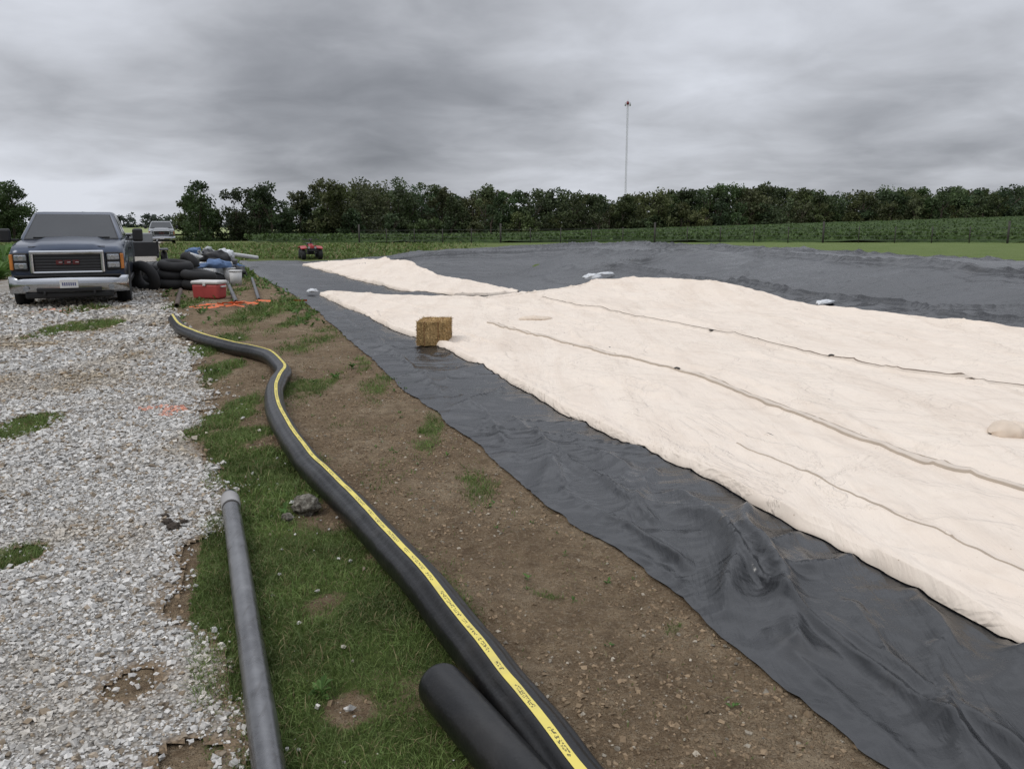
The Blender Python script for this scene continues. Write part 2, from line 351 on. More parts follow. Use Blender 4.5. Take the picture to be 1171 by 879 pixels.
def weeds(name,pts):
    V=[];C=[]
    for (x,y,n,s) in pts:
        z=Tz(x,y)
        for i in range(n):
            a=random.uniform(0,6.28);L=s*random.uniform(.5,1);w=L*.28;up=random.uniform(.15,1.3)*L;st=random.uniform(0,.6)*up
            d=np.array([math.cos(a),math.sin(a)]);p=np.array([-d[1],d[0]])
            b=np.array([x+d[0]*L*.1,y+d[1]*L*.1]);m=b+d*L*.5;t=b+d*L
            V+=[(b[0],b[1],z+st),(m[0]+p[0]*w,m[1]+p[1]*w,z+st+up*.6),(t[0],t[1],z+st+up*.7),(m[0]-p[0]*w,m[1]-p[1]*w,z+st+up*.6)]
            c=np.array([.09,.17,.04])*random.uniform(.6,1.4);C+=[c]*4
    n=len(V)//4;return mesh_np(name,np.array(V),np.arange(4*n).reshape(n,4),[MBL],False,{'Col':np.array(C)})
W=[(-.62,2.42,14,.05),(-.02,2.38,10,.045),(-1.2,4.12,12,.05),(.07,3.3,7,.03),(-.1,4.3,6,.03),(-1.75,8.0,20,.06),(-1.9,7.7,16,.05),(-1.7,8.6,14,.06),(.35,2.75,6,.025),(.7,2.35,6,.025),(-.9,6.4,8,.03),(-3.0,8.2,16,.05)]
for i in range(90):
    y=random.uniform(3,11);x=np.interp(y,[p[1] for p in LINER_N],[p[0] for p in LINER_N])-random.random()**1.5*2*min(1,y/6)
    W.append((x,y,random.randint(4,9),random.uniform(.012,.03)))
for i in range(220):
    y=random.uniform(12,27);xl=np.interp(y,ROAD_Y,ROAD_R);xr=np.interp(y,[p[1] for p in LINER_N],[p[0] for p in LINER_N])
    x=xl+(xr-xl)*random.random()
    if random.random()<.4: x=xr-random.uniform(.05,.5)
    W.append((x,y,10,random.uniform(.04,.10)))
for i in range(220):
    y=random.uniform(14,45);x=np.interp(y,ROAD_Y,ROAD_L)-random.uniform(.2,2.5);W.append((x,y,26,random.uniform(.2,.55)))
weeds('weeds',W)
# ------------------------------------------------------------ liner
ED=np.array([-.385,.923])
FOLDS=[([(.80,2.95),(.98,3.35),(1.02,3.8),(.93,4.3)],.07,.075),([(1.02,2.7),(1.16,3.2),(1.13,3.7),(1.2,4.1)],.06,.08),([(1.0,3.35),(1.25,3.3),(1.5,3.45)],.04,.05),([(.95,3.75),(1.2,3.6),(1.4,3.75)],.04,.045),([(1.3,2.2),(1.55,2.7),(1.6,3.1)],.04,.055),([(1.55,1.7),(1.75,2.2),(1.75,2.6)],.05,.06),([(.55,4.0),(.75,4.4),(.85,4.75)],.035,.045),([(1.15,1.9),(1.05,2.4),(.95,2.8)],.03,.03),([(1.7,1.5),(1.45,2.0),(1.3,2.6),(1.35,3.0)],.035,.04),
([(.3,4.6),(.25,5.3),(.0,6.2)],.03,.04),([(-.05,5.4),(-.2,6.3),(-.6,7.3)],.03,.04),([(-.6,7.0),(-.9,8.0),(-1.4,9.5)],.03,.045),([(-.45,6.5),(-.2,6.9),(-.1,7.3)],.03,.04),([(-1.6,9.4),(-2.3,11.2),(-3.2,13.4)],.035,.055),([(.75,3.4),(.5,4.0),(.3,4.4)],.03,.04),([(1.25,2.0),(1.35,2.4),(1.2,2.9)],.03,.035),([(.7,3.9),(.55,4.6),(.2,5.4)],.03,.04)]
def wr(X,Y):
    u=X*ED[0]+Y*ED[1];v=X*ED[1]-Y*ED[0]
    wx=.5*fbm(X*.5,Y*.5,2,41)
    r1=1-np.abs(fbm(u*.45+wx,v*1.5+wx*2,2,42));r1=np.clip((r1-.80)/.20,0,1)**1.5
    r2=1-np.abs(fbm(u*1.5+v*.9+wx,v*1.3-u*.7,2,45));r2=np.clip((r2-.88)/.12,0,1)**1.4
    dc=pdist(X,Y,CREST)
    r3=1-np.abs(fbm((X-Y)*.07+wx*.3,dc*.85+wx*.8,2,47));r3=np.clip((r3-.80)/.20,0,1)**1.5
    r4=1-np.abs(fbm(X*.3+wx,Y*.3+wx*2,2,48));r4=np.clip((r4-.90)/.10,0,1)**1.3
    R=np.hypot(X,Y);near=1-ss(9,20,R);mk=ss(7,13,R)
    cr=ss(0,.3,T0(X,Y))
    z=.038*r1*near+.014*r2*near+(.03+.085*cr)*r3*mk+.05*cr*r4*mk+.024*(fbm(X*.8,Y*.8,3,43)+.5)
    sel=R<16
    if np.any(sel):
        xs,ys=np.asarray(X)[sel],np.asarray(Y)[sel];a=np.zeros(xs.shape);wb=.03*fbm(xs*4,ys*4,2,49)
        for P,w,h in FOLDS:
            d=pdist(xs+wb,ys-wb,P);a=np.maximum(a,h*np.exp(-(d/w)**1.3)*(.4+.8*vn(xs*3,ys*3,50)))
        z=np.array(z);z[sel]+=a
    return z
def Lz(X,Y): return T(X,Y)+.022+wr(X,Y)
def arc(P):
    P=np.array(P,float);d=np.r_[0,np.cumsum(np.hypot(*np.diff(P,axis=0).T))];return P,d/d[-1]
def ruled(Np,Fp,Fk,s,t):
    P,k=arc(Np);nx=np.interp(s,k,P[:,0]);ny=np.interp(s,k,P[:,1]);Fp=np.array(Fp,float)
    fx=np.interp(s,Fk,Fp[:,0]);fy=np.interp(s,Fk,Fp[:,1])
    X=nx[:,None]+(fx-nx)[:,None]*t[None];Y=ny[:,None]+(fy-ny)[:,None]*t[None];return X,Y,np.hypot(fx-nx,fy-ny)
s=np.linspace(0,1,900)**1.5;t=np.linspace(0,1,520)**1.8
X,Y,Ln=ruled(LINER_N,[(26,-5),(27,5),(22,15),(16.5,25),(11,33),(3,37),(-4.4,36.5),(-6.0,33.2),(-8,33.2)],[0,.15,.3,.45,.6,.78,.88,.95,1],s,t)
ed=(1-ss(0,.35,t[None]*Ln[:,None]));X=X+ed*(.07*fbm(Y*1.5,Y*0+3,4,51)+.012*fbm(Y*14,Y*0+3,2,53))
Zl=T(X,Y)+.012+(wr(X,Y)+.01)*ss(-.05,.25,t[None]*Ln[:,None])
liner=mesh_np('black_pond_liner',np.stack([X,Y,Zl],-1).reshape(-1,3),gridF(*X.shape),[ML],True)
# ------------------------------------------------------------ cream fabric
C1N=[(3.0,.2),(2.1,1.9),(1.79,2.63),(1.67,3.07),(1.47,3.66),(1.23,4.32),(.96,4.94),(.38,6.37),(-.22,8.09),(-.77,9.5),(-2.09,12.51),(-4.01,17.08)]
SA=[(-.33,11.97),(1.10,8.88),(1.83,7.15),(2.40,5.23),(2.78,4.24),(3.3,2.6),(3.9,.5)]
SB=[(.57,15.57),(2.20,11.77),(3.02,9.84),(3.68,8.19),(4.43,6.93),(5.2,5.2),(6.2,2.5)]
SC=[(1.45,5.13),(1.87,4.01),(2.11,3.15)]
def creamz(X,Y,de,amp=1):
    und=.026*fbm(X*.55,Y*.55,3,61)+.006*fbm(X*1.8,Y*1.8,3,62)
    r=1-np.abs(fbm(X*1.1+Y*.5,Y*1.3-X*.4,3,66));und=und+.011*np.clip((r-.93)/.07,0,1)**1.4
    u=X*ED[0]+Y*ED[1];v=X*ED[1]-Y*ED[0]
    r=1-np.abs(fbm(u*.25,v*1.1,3,68));und=und+.028*np.clip((r-.92)/.08,0,1)**1.3
    for SP,a in((SA,.018),(SB,.024),(SC,.012)):
        d=pdist(X,Y,SP);und=und+amp*(a*np.exp(-(d/.05)**2)-.5*a*np.exp(-((d-.11)/.06)**2))
    und=und+.010*np.exp(-((de-.07)/.035)**2)
    inn=ss(0,1.2,de)
    pr=np.sqrt(np.clip(de/.03,0,1))
    low=Lz(X,Y);lo2=low-.6*inn*wr(X,Y)
    return lo2+.006+pr*np.maximum(.022,T(X,Y)+.085+und-lo2)
def cream(name,Np,Fp,Fk,n,m):
    s=np.linspace(0,1,n)**1.35;t=(.5-.5*np.cos(np.pi*np.linspace(0,1,m)**1.2))**1.15
    X,Y,Ln=ruled(Np,Fp,Fk,s,t)
    de=np.minimum(t[None]*Ln[:,None],(1-t)[None]*Ln[:,None])
    P,k=arc(Np);tot=np.hypot(*np.diff(P,axis=0).T).sum();de=np.minimum(de,(1-s)[:,None]*tot+.0)
    ed=(1-ss(0,.5,t[None]*Ln[:,None]));X=X+ed*(.03*fbm(Y*.9,Y*0,3,71)+.006*fbm(Y*7,Y*0,2,72))
    Z=creamz(X,Y,de);Z=np.maximum(Z,Lz(X,Y)+.004)
    o=mesh_np(name,np.stack([X,Y,Z],-1).reshape(-1,3),gridF(*X.shape),[MC],True);return o
c1=cream('cream_geotextile_sheet',C1N,[(11,-2),(11.5,4),(9,8),(6.68,10.6),(5.97,11.97),(5.06,13.74),(4.54,16.1),(3.46,18.66),(2.01,19.98),(.62,16.9),(-.43,15.9),(-2.03,16.5),(-3.9,17.6)],[0,.15,.3,.42,.5,.56,.63,.70,.76,.83,.88,.94,1],640,340)
c2=cream('cream_geotextile_sheet',[(.12,17.3),(-1.2,16.9),(-2.2,18.0),(-3.0,19.43),(-7.5,29.5)],[(.15,17.6),(-1.0,20.86),(-3.15,25.76),(-5.38,30.8),(-6.9,31.4)],[0,.3,.6,.9,1],260,90)
MSE=M('seam_thread',(.20,.155,.12),.9);MSE2=M('seam_fold',(.42,.35,.28),.9);MSE3=M('seam_band',(.62,.54,.46),.9)
def ribbon(name,P,w,mat,par,zo=.006,vary=1.2):
    P=smoothpath(P,60);d=np.gradient(P,axis=0);d/=np.linalg.norm(d,axis=1)[:,None]
    nrm=np.stack([d[:,1],-d[:,0]],1);wb=.015*fbm(P[:,1]*2,P[:,0],3,81)[:,None]
    P=P+nrm*wb;ww=w*(1-vary/2+vary*vn(P[:,1]*5,P[:,0]*5,3))[:,None];rows=[]
    for o in(-1,-.3,.3,1):
        Q=P+nrm*ww*o;z=np.maximum(creamz(Q[:,0],Q[:,1],np.full(len(Q),1.5)),Lz(Q[:,0],Q[:,1])+.004)+zo*(1 if abs(o)<1 else -.3);rows.append(np.c_[Q,z])
    V=np.stack(rows,1);return mesh_np(name,V.reshape(-1,3),gridF(len(P),4),[mat],True,parent=par)
ribbon('seam_band',SA,.05,MSE3,c1,.010,.3);ribbon('seam_line',[(p[0]-.035,p[1]-.015) for p in SA],.007,MSE2,c1,.014);ribbon('seam_line',[(p[0]+.045,p[1]+.02) for p in SA],.007,MSE2,c1,.013)
ribbon('seam_band',SB,.03,MSE3,c1,.010,.4);ribbon('seam_line',SB,.011,MSE,c1,.015);ribbon('seam_fold',SC,.006,MSE2,c1)
MK=M('black_rubber',(.03,.028,.025),.6)
def blob(name,c,s,mat,parent=None,rz=0,seed=0,amp=.25,freq=2.2,sub=4,flat=-.45):
    bm=bmesh.new();bmesh.ops.create_icosphere(bm,subdivisions=sub,radius=1)
    from mathutils import noise
    for v in bm.verts:
        n=noise.fractal(v.co*freq+Vector((seed*3.1,seed,0)),1,2,4);v.co*=1+amp*n
        if v.co.z<flat:v.co.z=flat
    for v in bm.verts:v.co=Vector((v.co.x*s[0],v.co.y*s[1],v.co.z*s[2]))
    o=bm_obj(name,bm,mat,parent,True);o.location=c;o.rotation_euler=(0,0,rz);return o
def cz(x,y):return max(float(creamz(np.array([x]),np.array([y]),np.array([1.5]))[0]),float(Lz(np.array([x]),np.array([y]))[0]))
for i,(x,y) in enumerate([(1.58,7.72),(2.62,10.7),(3.45,8.75)]):
    blob('seam_tie',(x,y,cz(x,y)+.012),(.035,.014,.014),MK,rz=-.9+.5*i,seed=i,sub=3)
MWB=M('white_woven_bag',(.62,.64,.66),.7,var=.15,scale=14)
for i,(x,y,sx,sy,sz_) in enumerate([(1.95,20.1,.22,.12,.09),(2.3,20.3,.25,.08,.05),(5.25,13.75,.26,.10,.045),(-4.2,17.3,.13,.10,.05)]):
    blob('sandbag',(x,y,float(Lz(np.array([x]),np.array([y]))[0])+.05+(.04 if i<2 else .02)),(sx,sy,sz_),MWB,rz=.4*i,seed=i+9,amp=.3)
# crumpled offcuts: sheet folded back on itself, open mouth toward the near side
MCB=M('cream_offcut_shaded',(.66,.56,.46),.95,spec=.1,scale=9)  # darker than the sheet: shadow contrast under the fold put into the colour
def offcut(x0,y0,L,W_,h,rz,seed):
    u=np.linspace(-1,1,90);a=np.linspace(0,1,70);U_,A_=np.meshgrid(u,a,indexing='ij')
    taper=np.sqrt(np.clip(1-np.abs(U_)**3.5,0.02,1))
    ang=np.pi*(A_*1.15-.08)  # profile sweeps up and over then tucks under
    y=np.cos(ang)*W_*taper*(1+.25*fbm(U_*2,A_*1.5,3,seed));z=np.sin(ang)*h*taper*(1+.45*fbm(U_*2.4,A_*2,3,seed+1))
    x=U_*L*(1+.10*fbm(A_*3,U_*.5,2,seed+2));c_,s_=math.cos(rz),math.sin(rz)
    X_=x0+x*c_-y*s_;Y_=y0+x*s_+y*c_;zb=cz(x0,y0)
    return mesh_np('folded_fabric',np.stack([X_,Y_,zb+.004+z],-1).reshape(-1,3),gridF(*X_.shape),[MCB],True)
offcut(3.56,5.5,.28,.11,.085,.15,33);offcut(.35,12.3,.26,.09,.045,.1,35)
# ------------------------------------------------------------ hose
H=[(.75,.6),(.42,1.35),(.16,1.92),(-.07,2.44),(-.37,3.08),(-.84,4.05),(-1.27,4.86),(-1.72,5.89),(-2.03,6.84),(-2.17,7.5),(-2.29,8.05),(-2.77,8.99),(-3.54,9.81),(-4.45,11.05),(-5.14,12.4)]
P=smoothpath(H,40);P3=np.c_[P,T(P[:,0],P[:,1])+.078]
k=np.ones(15)/15;P3[7:-7,2]=np.convolve(P3[:,2],k,'valid')
MH=NT('black_hose');v=MH.coord();n_=MH.noise(v,5,5);n2_=MH.noise(v,90,4)
MHm=MH.set(MH.mix(MH.ramp(n_,[(.5,0),(.8,.5)]),(.006,.006,.0065),(.03,.027,.023)),.34,0,.45);MH.bump(n_,.4,.03);MH.bump(n2_,.2,.003)
hose=empty('black_drain_hose')
al=np.arange(len(P3))*.12
rr=.079*(1+.04*fbm(al,np.zeros(len(P3)),3,91))
tan,side,up=frames(P3);L=np.r_[0,np.cumsum(np.linalg.norm(np.diff(P3,axis=0),axis=1))]
tw=1.55+.22*np.sin(L*.55+1)
mm=48;a=np.linspace(0,2*np.pi,mm,endpoint=False);V=[]
for i in range(len(P3)):
    ph=tw[i];q=rr[i]*(1-.10*np.exp(-((np.mod(a-ph-.62+np.pi,2*np.pi)-np.pi)/.16)**2)-.08*np.exp(-((np.mod(a-ph+.75+np.pi,2*np.pi)-np.pi)/.18)**2)+.012*fbm(a*1.2,np.full(mm,L[i]*4),2,92))
    V.append(P3[i]+q[:,None]*(np.cos(a)[:,None]*side[i]+np.sin(a)[:,None]*up[i]))
V=np.concatenate(V);i_=np.arange(len(P3)*mm).reshape(len(P3),mm);j_=np.roll(i_,-1,1)
so_=mesh_np('sleeve',V,np.stack([i_[:-1].ravel(),j_[:-1].ravel(),j_[1:].ravel(),i_[1:].ravel()],1),[MHm],True,parent=hose)
bm=bmesh.new();bm.from_mesh(so_.data);bm.verts.ensure_lookup_table();bm.faces.new([bm.verts[int(q)] for q in i_[0]]);bm.faces.new([bm.verts[int(q)] for q in i_[-1]]);bm.to_mesh(so_.data);bm.free()
rows=[];uvr=[]
for j,o in enumerate(np.linspace(-.16,.16,5)):
    a_=tw+o;rows.append(P3+(rr*1.012+.0022)[:,None]*(np.cos(a_)[:,None]*side+np.sin(a_)[:,None]*up));uvr.append(np.c_[L,np.full(len(L),j/4)])
V=np.stack(rows,1).reshape(-1,3);uv=np.stack(uvr,1).reshape(-1,2)
t=NT('yellow_print_stripe');uvc=t.n('ShaderNodeTexCoord').outputs['UV'];sp=t.n('ShaderNodeSeparateXYZ');t.l(uvc,sp.inputs[0])
mp=t.n('ShaderNodeMapping');mp.inputs['Scale'].default_value=(110,5,1);t.l(uvc,mp.inputs[0])
nn=t.noise(mp.outputs[0],1,1);gap=t.n('ShaderNodeTexNoise',noise_dimensions='1D',Scale=9.,Detail=1.);t.l(sp.outputs[0],gap.inputs['W'])
let=t.math('GREATER_THAN',nn,.52);g1=t.math('GREATER_THAN',gap.outputs['Fac'],.47);bv=t.math('LESS_THAN',t.math('ABSOLUTE',t.math('SUBTRACT',sp.outputs[1],.5)),.24)
mk=t.math('MULTIPLY',t.math('MULTIPLY',t.math('MULTIPLY',let,g1),bv),.85)
dn=t.noise(t.coord(),12,5);yc=t.mix(t.ramp(dn,[(.45,0),(.75,.5)]),(.74,.62,.14),(.47,.40,.17));mat=t.set(t.mix(mk,yc,(.04,.04,.025)),.6)
mesh_np('yellow_stripe',V,gridF(len(P3),5),[mat],True,uv=uv,parent=hose)
q0=np.array([-.25,2.40]);q1=np.array([.62,.85])
d=(q1-q0)/np.linalg.norm(q1-q0);Lp=np.linalg.norm(q1-q0)
u_=np.r_[(1-np.cos(np.linspace(0,np.pi/2,14)))*.055,np.linspace(.07,Lp,40)];rad=np.r_[np.sin(np.linspace(0.02,np.pi/2,14))*.074,np.full(40,.075)]
Pq=q0+d*u_[:,None];tube('black_capped_pipe',np.c_[Pq,np.full(len(Pq),Tz(-.1,2.1)+.078)],.075,MHm,m=32,rr=rad)
MST=NT('weathered_steel');v=MST.coord((1,1,1));n_=MST.noise(v,7,6,.6);n2_=MST.noise(MST.coord((60,4,60)),1,4);n3_=MST.noise(v,40,5,.7)
c=MST.mix(MST.ramp(n_,[(.35,0),(.7,1)]),(.17,.17,.175),(.30,.30,.305));c=MST.mix(MST.ramp(n2_,[(.55,0),(.75,.5)]),c,(.08,.07,.06));c=MST.mix(MST.ramp(n3_,[(.6,0),(.75,.5)]),c,(.11,.08,.06))
MSTm=MST.set(c,.36,.85,.5);MST.l(MST.ramp(n_,[(.3,.22),(.7,.38)]),MST.b.inputs['Roughness']);MST.bump(n2_,.2,.002);MST.bump(n3_,.15,.002)
sp_=empty('steel_pipe');a=np.array([-1.53,4.24]);b=np.array([-.30,1.05]);e=np.linspace(0,1,40)[:,None];PP=a+(b-a)*e
PP=np.c_[PP,np.linspace(Tz(*a)+.055,Tz(-.68,1.98)+.055,40)];tube('pipe_barrel',PP,.045,MSTm,sp_,m=40,inner=.038,cap=False)
dd=(PP[1]-PP[0])/np.linalg.norm(PP[1]-PP[0]);tube('coupling_ring',np.array([PP[0]+dd*q for q in(.02,.04,.15,.17)]),.05,M('galvanised',(.36,.35,.34),.45,.5),sp_,m=32,rr=[.0455,.0495,.0495,.0455],cap=False)
tube('dark_band',np.array([PP[0]+dd*q for q in(.18,.185,.20,.205)]),.047,M('dark_bore',(.03,.025,.02),.9),sp_,m=32,rr=[.0452,.0465,.0465,.0452],cap=False)
MRK=NT('grey_rock');v=MRK.coord();n_=MRK.noise(v,38,6,.7);MRKm=MRK.set(MRK.ramp(n_,[(.38,(.06,.052,.042)),(.55,(.20,.185,.155)),(.7,(.36,.34,.30))]),.95,0,.1);MRK.bump(n_,.8,.02)
blob('rock',(-1.10,4.17,Tz(-1.10,4.17)+.045),(.075,.06,.06),MRKm,seed=4,amp=.28,freq=1.6,flat=-.8)
blob('rock',(-1.17,4.06,Tz(-1.17,4.06)+.02),(.03,.025,.025),MRKm,seed=6,amp=.28,freq=1.6,flat=-.7)
for i,(x,y,q) in enumerate([(-1.76,3.97,.026),(-1.70,3.9,.034),(-1.80,4.04,.02),(-1.68,3.98,.018)]): blob('dark_clod',(x,y,Tz(x,y)+.02),(q,q*.8,q*.6),M('dark_clod_m',(.06,.05,.042),.95,spec=.1),seed=i+20,amp=.4)
# ------------------------------------------------------------ hay bale
MHY=NT('straw');v=MHY.coord((90,12,12));n_=MHY.noise(v,1,5,.7);v2=MHY.coord((14,14,90));n3_=MHY.noise(v2,1,5,.7)
MHYm=MHY.set(MHY.mix(MHY.ramp(n_,[(.35,0),(.65,1)]),(.24,.15,.06),(.55,.38,.18)),.9);MHY.bump(n3_,.8,.02)
bx,by=-.96,10.1;bz=Tz(bx,by)+.05
hb=empty('hay_bale',(bx,by,bz),-.06)
bm=bmesh.new();bmesh.ops.create_cube(bm,size=1);bmesh.ops.subdivide_edges(bm,edges=bm.edges[:],cuts=14,use_grid_fill=True)
for v in bm.verts:
    c=v.co;sh=.93+.07*(.5/max(.5,c.length))+random.uniform(-.012,.012)
    v.co=Vector((c.x*.36*sh,c.y*.55*sh,(c.z*sh+.5)*.29))
bm_obj('bale_body',bm,MHYm,hb,False)
n=4200;f_=rng.integers(0,5,n);p=rng.uniform(-.5,.5,(n,3));ax=[0,0,1,1,2];sg=[-.5,.5,-.5,.5,.5]
for i in range(5):p[f_==i,ax[i]]=sg[i]
p=p*np.array([.36,.55,.29])*.985+np.array([0,0,.145]);a=rng.normal(size=(n,3));
for i in range(5):a[f_==i,ax[i]]*=.35
a/=np.linalg.norm(a,axis=1)[:,None];b=np.cross(a,rng.normal(size=(n,3)));b/=np.linalg.norm(b,axis=1)[:,None];ln=rng.uniform(.012,.04,n)[:,None]
V=np.stack([p-a*ln-b*.0018,p-a*ln+b*.0018,p+a*ln+b*.0018,p+a*ln-b*.0018],1).reshape(-1,3);V[:,2]=np.maximum(V[:,2],.002)
C=np.repeat(rng.uniform(.35,1.1,(n,1))*np.array([.62,.43,.20]),4,0)
mesh_np('straw_strands',V,np.arange(4*n).reshape(n,4),[stone_mat('straw_strand')],False,{'Col':C},parent=hb)
for x in(-.085,.085): box('twine',(x,0,.145),(.006,.56,.295),M('twine_m',(.25,.12,.05),.8),hb,bevel=0)
# ------------------------------------------------------------ vehicles
def paint(name,c):
    t=NT(name);v=t.coord();n=t.noise(v,4,4);m=t.set(t.mix(n,tuple(x*.8 for x in c),tuple(x*1.2 for x in c)),.28,.3,.5);t.b.inputs['Coat Weight'].default_value=.5;t.b.inputs['Coat Roughness'].default_value=.1
    return m
GL=NT('tinted_glass');GLm=GL.set(GL.mix(GL.noise(GL.coord(),2,3),(.012,.014,.016),(.03,.033,.036)),.05,0,.7)
CH=M('chrome',(.50,.51,.53),.18,1.,var=.10);BK=M('black_trim',(.012,.012,.013),.45);TI=M('tire_rubber',(.02,.02,.021),.85);RIM=M('alloy_rim',(.38,.38,.40),.35,.8);LENS=M('headlight_lens',(.30,.32,.35),.12,.5,.8,var=.6,scale=25);AMB=M('amber_lens',(.50,.18,.04),.2);PL=M('licence_plate_m',(.7,.7,.68),.5,var=.1);RED=M('red_paint_m',(.36,.02,.02),.4);UND=M('underbody',(.01,.01,.01),.9);BDG=M('badge_red',(.10,.012,.012),.45)
def wheel(name,c,r,w,par,side=1,rim=RIM):
    e=empty(name);e.parent=par;e.location=c
    torus('tire',(0,0,0),r-w*.36,w*.38,TI,e,(0,math.pi/2,0),sx=1.3,n=36,m=14)
    cyl('hub',(0,0,0),r-w*.55,w*.8,M('wheel_well_dark',(.02,.02,.02),.8),e,(0,math.pi/2,0))
    cyl('rim_disc',(side*w*.38,0,0),r*.60,.03,rim,e,(0,math.pi/2,0),bevel=.01)
    for k in range(6):
        a=k*math.pi/3;box('spoke',(side*w*.45,math.cos(a)*r*.33,math.sin(a)*r*.33),(.03,r*.12,r*.5),rim,e,(a+math.pi/2,0,0),.005)
    return e
def pickup(loc,rz,color,name='pickup_truck',sc=1.0):
    E=empty(name,loc,rz,sc);PT=paint(name+'_paint_'+str(len(bpy.data.materials)),color)
    st=[(.10,.90,.62,1.05),(.14,.95,.55,1.11),(.24,.985,.48,1.165),(.5,1.0,.46,1.21),(.9,1.01,.46,1.25),(1.35,1.01,.46,1.28),(1.6,1.01,.46,1.28),(2.5,1.01,.45,1.28),(3.75,1.01,.46,1.28),(3.8,1.01,.48,1.29),(5.6,1.0,.52,1.29),(5.72,.97,.56,1.28)]
    rows=[]
    for y,w,zb,zt in st:
        hp=[(0,zb),(w-.10,zb),(w-.02,zb+.07),(w,zb+.25),(w+.005,(zb+zt)/2+.05),(w-.015,zt-.12),(w-.05,zt-.035),(w-.13,zt),(w*.60,zt+.005),(w*.46,zt+.05),(0,zt+.06)]
        rows.append([(x,y,z) for x,z in hp]+[(-x,y,z) for x,z in hp[-2:0:-1]])
    m=len(rows[0]);V=np.array(rows).reshape(-1,3);i=np.arange(len(V)).reshape(len(st),m);j=np.roll(i,-1,1)
    F=np.stack([i[:-1].ravel(),j[:-1].ravel(),j[1:].ravel(),i[1:].ravel()],1)
    o=mesh_np('body',V,F,[PT],True,parent=E);bm=bmesh.new();bm.from_mesh(o.data);bm.verts.ensure_lookup_table()
    bm.faces.new([bm.verts[k] for k in range(m)]);bm.faces.new([bm.verts[k] for k in range(len(V)-m,len(V))]);bmesh.ops.recalc_face_normals(bm,faces=bm.faces[:]);bm.to_mesh(o.data);bm.free()
    bm=bmesh.new();B=[(.95,1.25,1.26),(.74,2.22,1.83),(.74,3.25,1.85),(.94,3.72,1.26)]
    R=[[bm.verts.new((sx*w,y,z)) for (w,y,z) in B] for sx in(-1,1)]
    for k in range(4):
        q=(k+1)%4;bm.faces.new((R[0][k],R[0][q],R[1][q],R[1][k]))
    bm.faces.new(R[0]);bm.faces.new(R[1][::-1]);bm_obj('cab',bm,PT,E,True,.09,5).data.polygons.foreach_set('use_smooth',[True]*6)
    def pane(nm,pts,mat=GLm,off=.006,th=.004):
        bm=bmesh.new();P_=[Vector(p) for p in pts];n=(P_[1]-P_[0]).cross(P_[2]-P_[0]).normalized()
        cen=sum(P_,Vector())/4
        if n.dot(cen-Vector((0,2.6,1.3)))<0:n=-n
        a=[bm.verts.new(p+n*off) for p in P_];b=[bm.verts.new(p+n*(off-th)) for p in P_]
        bm.faces.new(a);bm.faces.new(b[::-1])
        for k in range(4):bm.faces.new((a[k],b[k],b[(k+1)%4],a[(k+1)%4]))
        return bm_obj(nm,bm,mat,E)
    lp=lambda a,b,t:tuple(a[k]+(b[k]-a[k])*t for k in range(3))
    def sub(A,Bq,Cq,Dq,u0,u1,v0,v1):
        f=lambda u,v:lp(lp(A,Bq,u),lp(Dq,Cq,u),v);return [f(u0,v0),f(u1,v0),f(u1,v1),f(u0,v1)]
    A=(-.95,1.25,1.26);Bq=(.95,1.25,1.26);Cq=(.74,2.22,1.83);Dq=(-.74,2.22,1.83)
    pane('windshield',sub(A,Bq,Cq,Dq,.06,.94,.07,.88));pane('windshield_seal',sub(A,Bq,Cq,Dq,.045,.955,.04,.91),BK,.003,.002)
    box('interior_mirror',(0,2.06,1.70),(.22,.02,.06),BK,E,(-.6,0,0));
    for s_ in(-1,1):
        a1=(s_*.95,1.25,1.26);b1=(s_*.94,3.72,1.26);c1_=(s_*.74,3.25,1.85);d1=(s_*.74,2.22,1.83)
        pane('front_side_window',sub(a1,b1,c1_,d1,.14,.50,.12,.86));pane('rear_side_window',sub(a1,b1,c1_,d1,.55,.90,.12,.86))
        pane('wiper',sub(A,Bq,Cq,Dq,.5+s_*.2-.17,.5+s_*.2+.17,.085,.105),BK,.02,.01)
        box('headlight_housing',(s_*.80,.115,.885),(.30,.09,.34),BK,E,(0,0,s_*.22),.02)
        box('headlight_upper',(s_*.78,.072,.965),(.22,.05,.115),LENS,E,(0,0,s_*.22),.02)
        box('headlight_lower',(s_*.78,.072,.815),(.22,.05,.115),LENS,E,(0,0,s_*.22),.02)
        for zz in(.965,.815):cyl('lamp_bowl',(s_*.77,.045,zz),.045,.02,CH,E,(math.pi/2,0,0),bevel=.006)
        box('turn_signal',(s_*.925,.115,.885),(.06,.08,.29),AMB,E,(0,0,s_*.5),.012)
        cyl('fog_light',(s_*.72,-.075,.40),.05,.03,LENS,E,(math.pi/2,0,0));box('tow_hook',(s_*.42,-.06,.31),(.04,.08,.07),BK,E)
        box('mirror_arm',(s_*1.06,1.62,1.27),(.18,.05,.04),BK,E);box('mirror',(s_*1.21,1.60,1.36),(.20,.12,.27),BK,E,bevel=.04)
        box('door_handle',(s_*1.015,2.7,1.08),(.03,.2,.035),BK,E);box('door_seam_front',(s_*1.006,1.75,.88),(.008,.012,.7),BK,E,bevel=0);box('door_seam_rear',(s_*1.006,2.85,.88),(.008,.012,.7),BK,E,bevel=0);box('bed_seam',(s_*1.006,3.78,.9),(.008,.02,.7),BK,E,bevel=0)
        for yw in(1.0,4.62):
            cyl('wheel_arch',(s_*.93,yw,.46),.475,.17,UND,E,(0,math.pi/2,0),seg=36)
            wheel('wheel',(s_*.88,yw,.385),.385,.26,E,s_)
        box('rocker',(s_*.98,2.8,.44),(.08,2.6,.09),BK,E)
        box('bed_rail',(s_*.95,4.75,1.325),(.10,1.9,.05),BK,E)
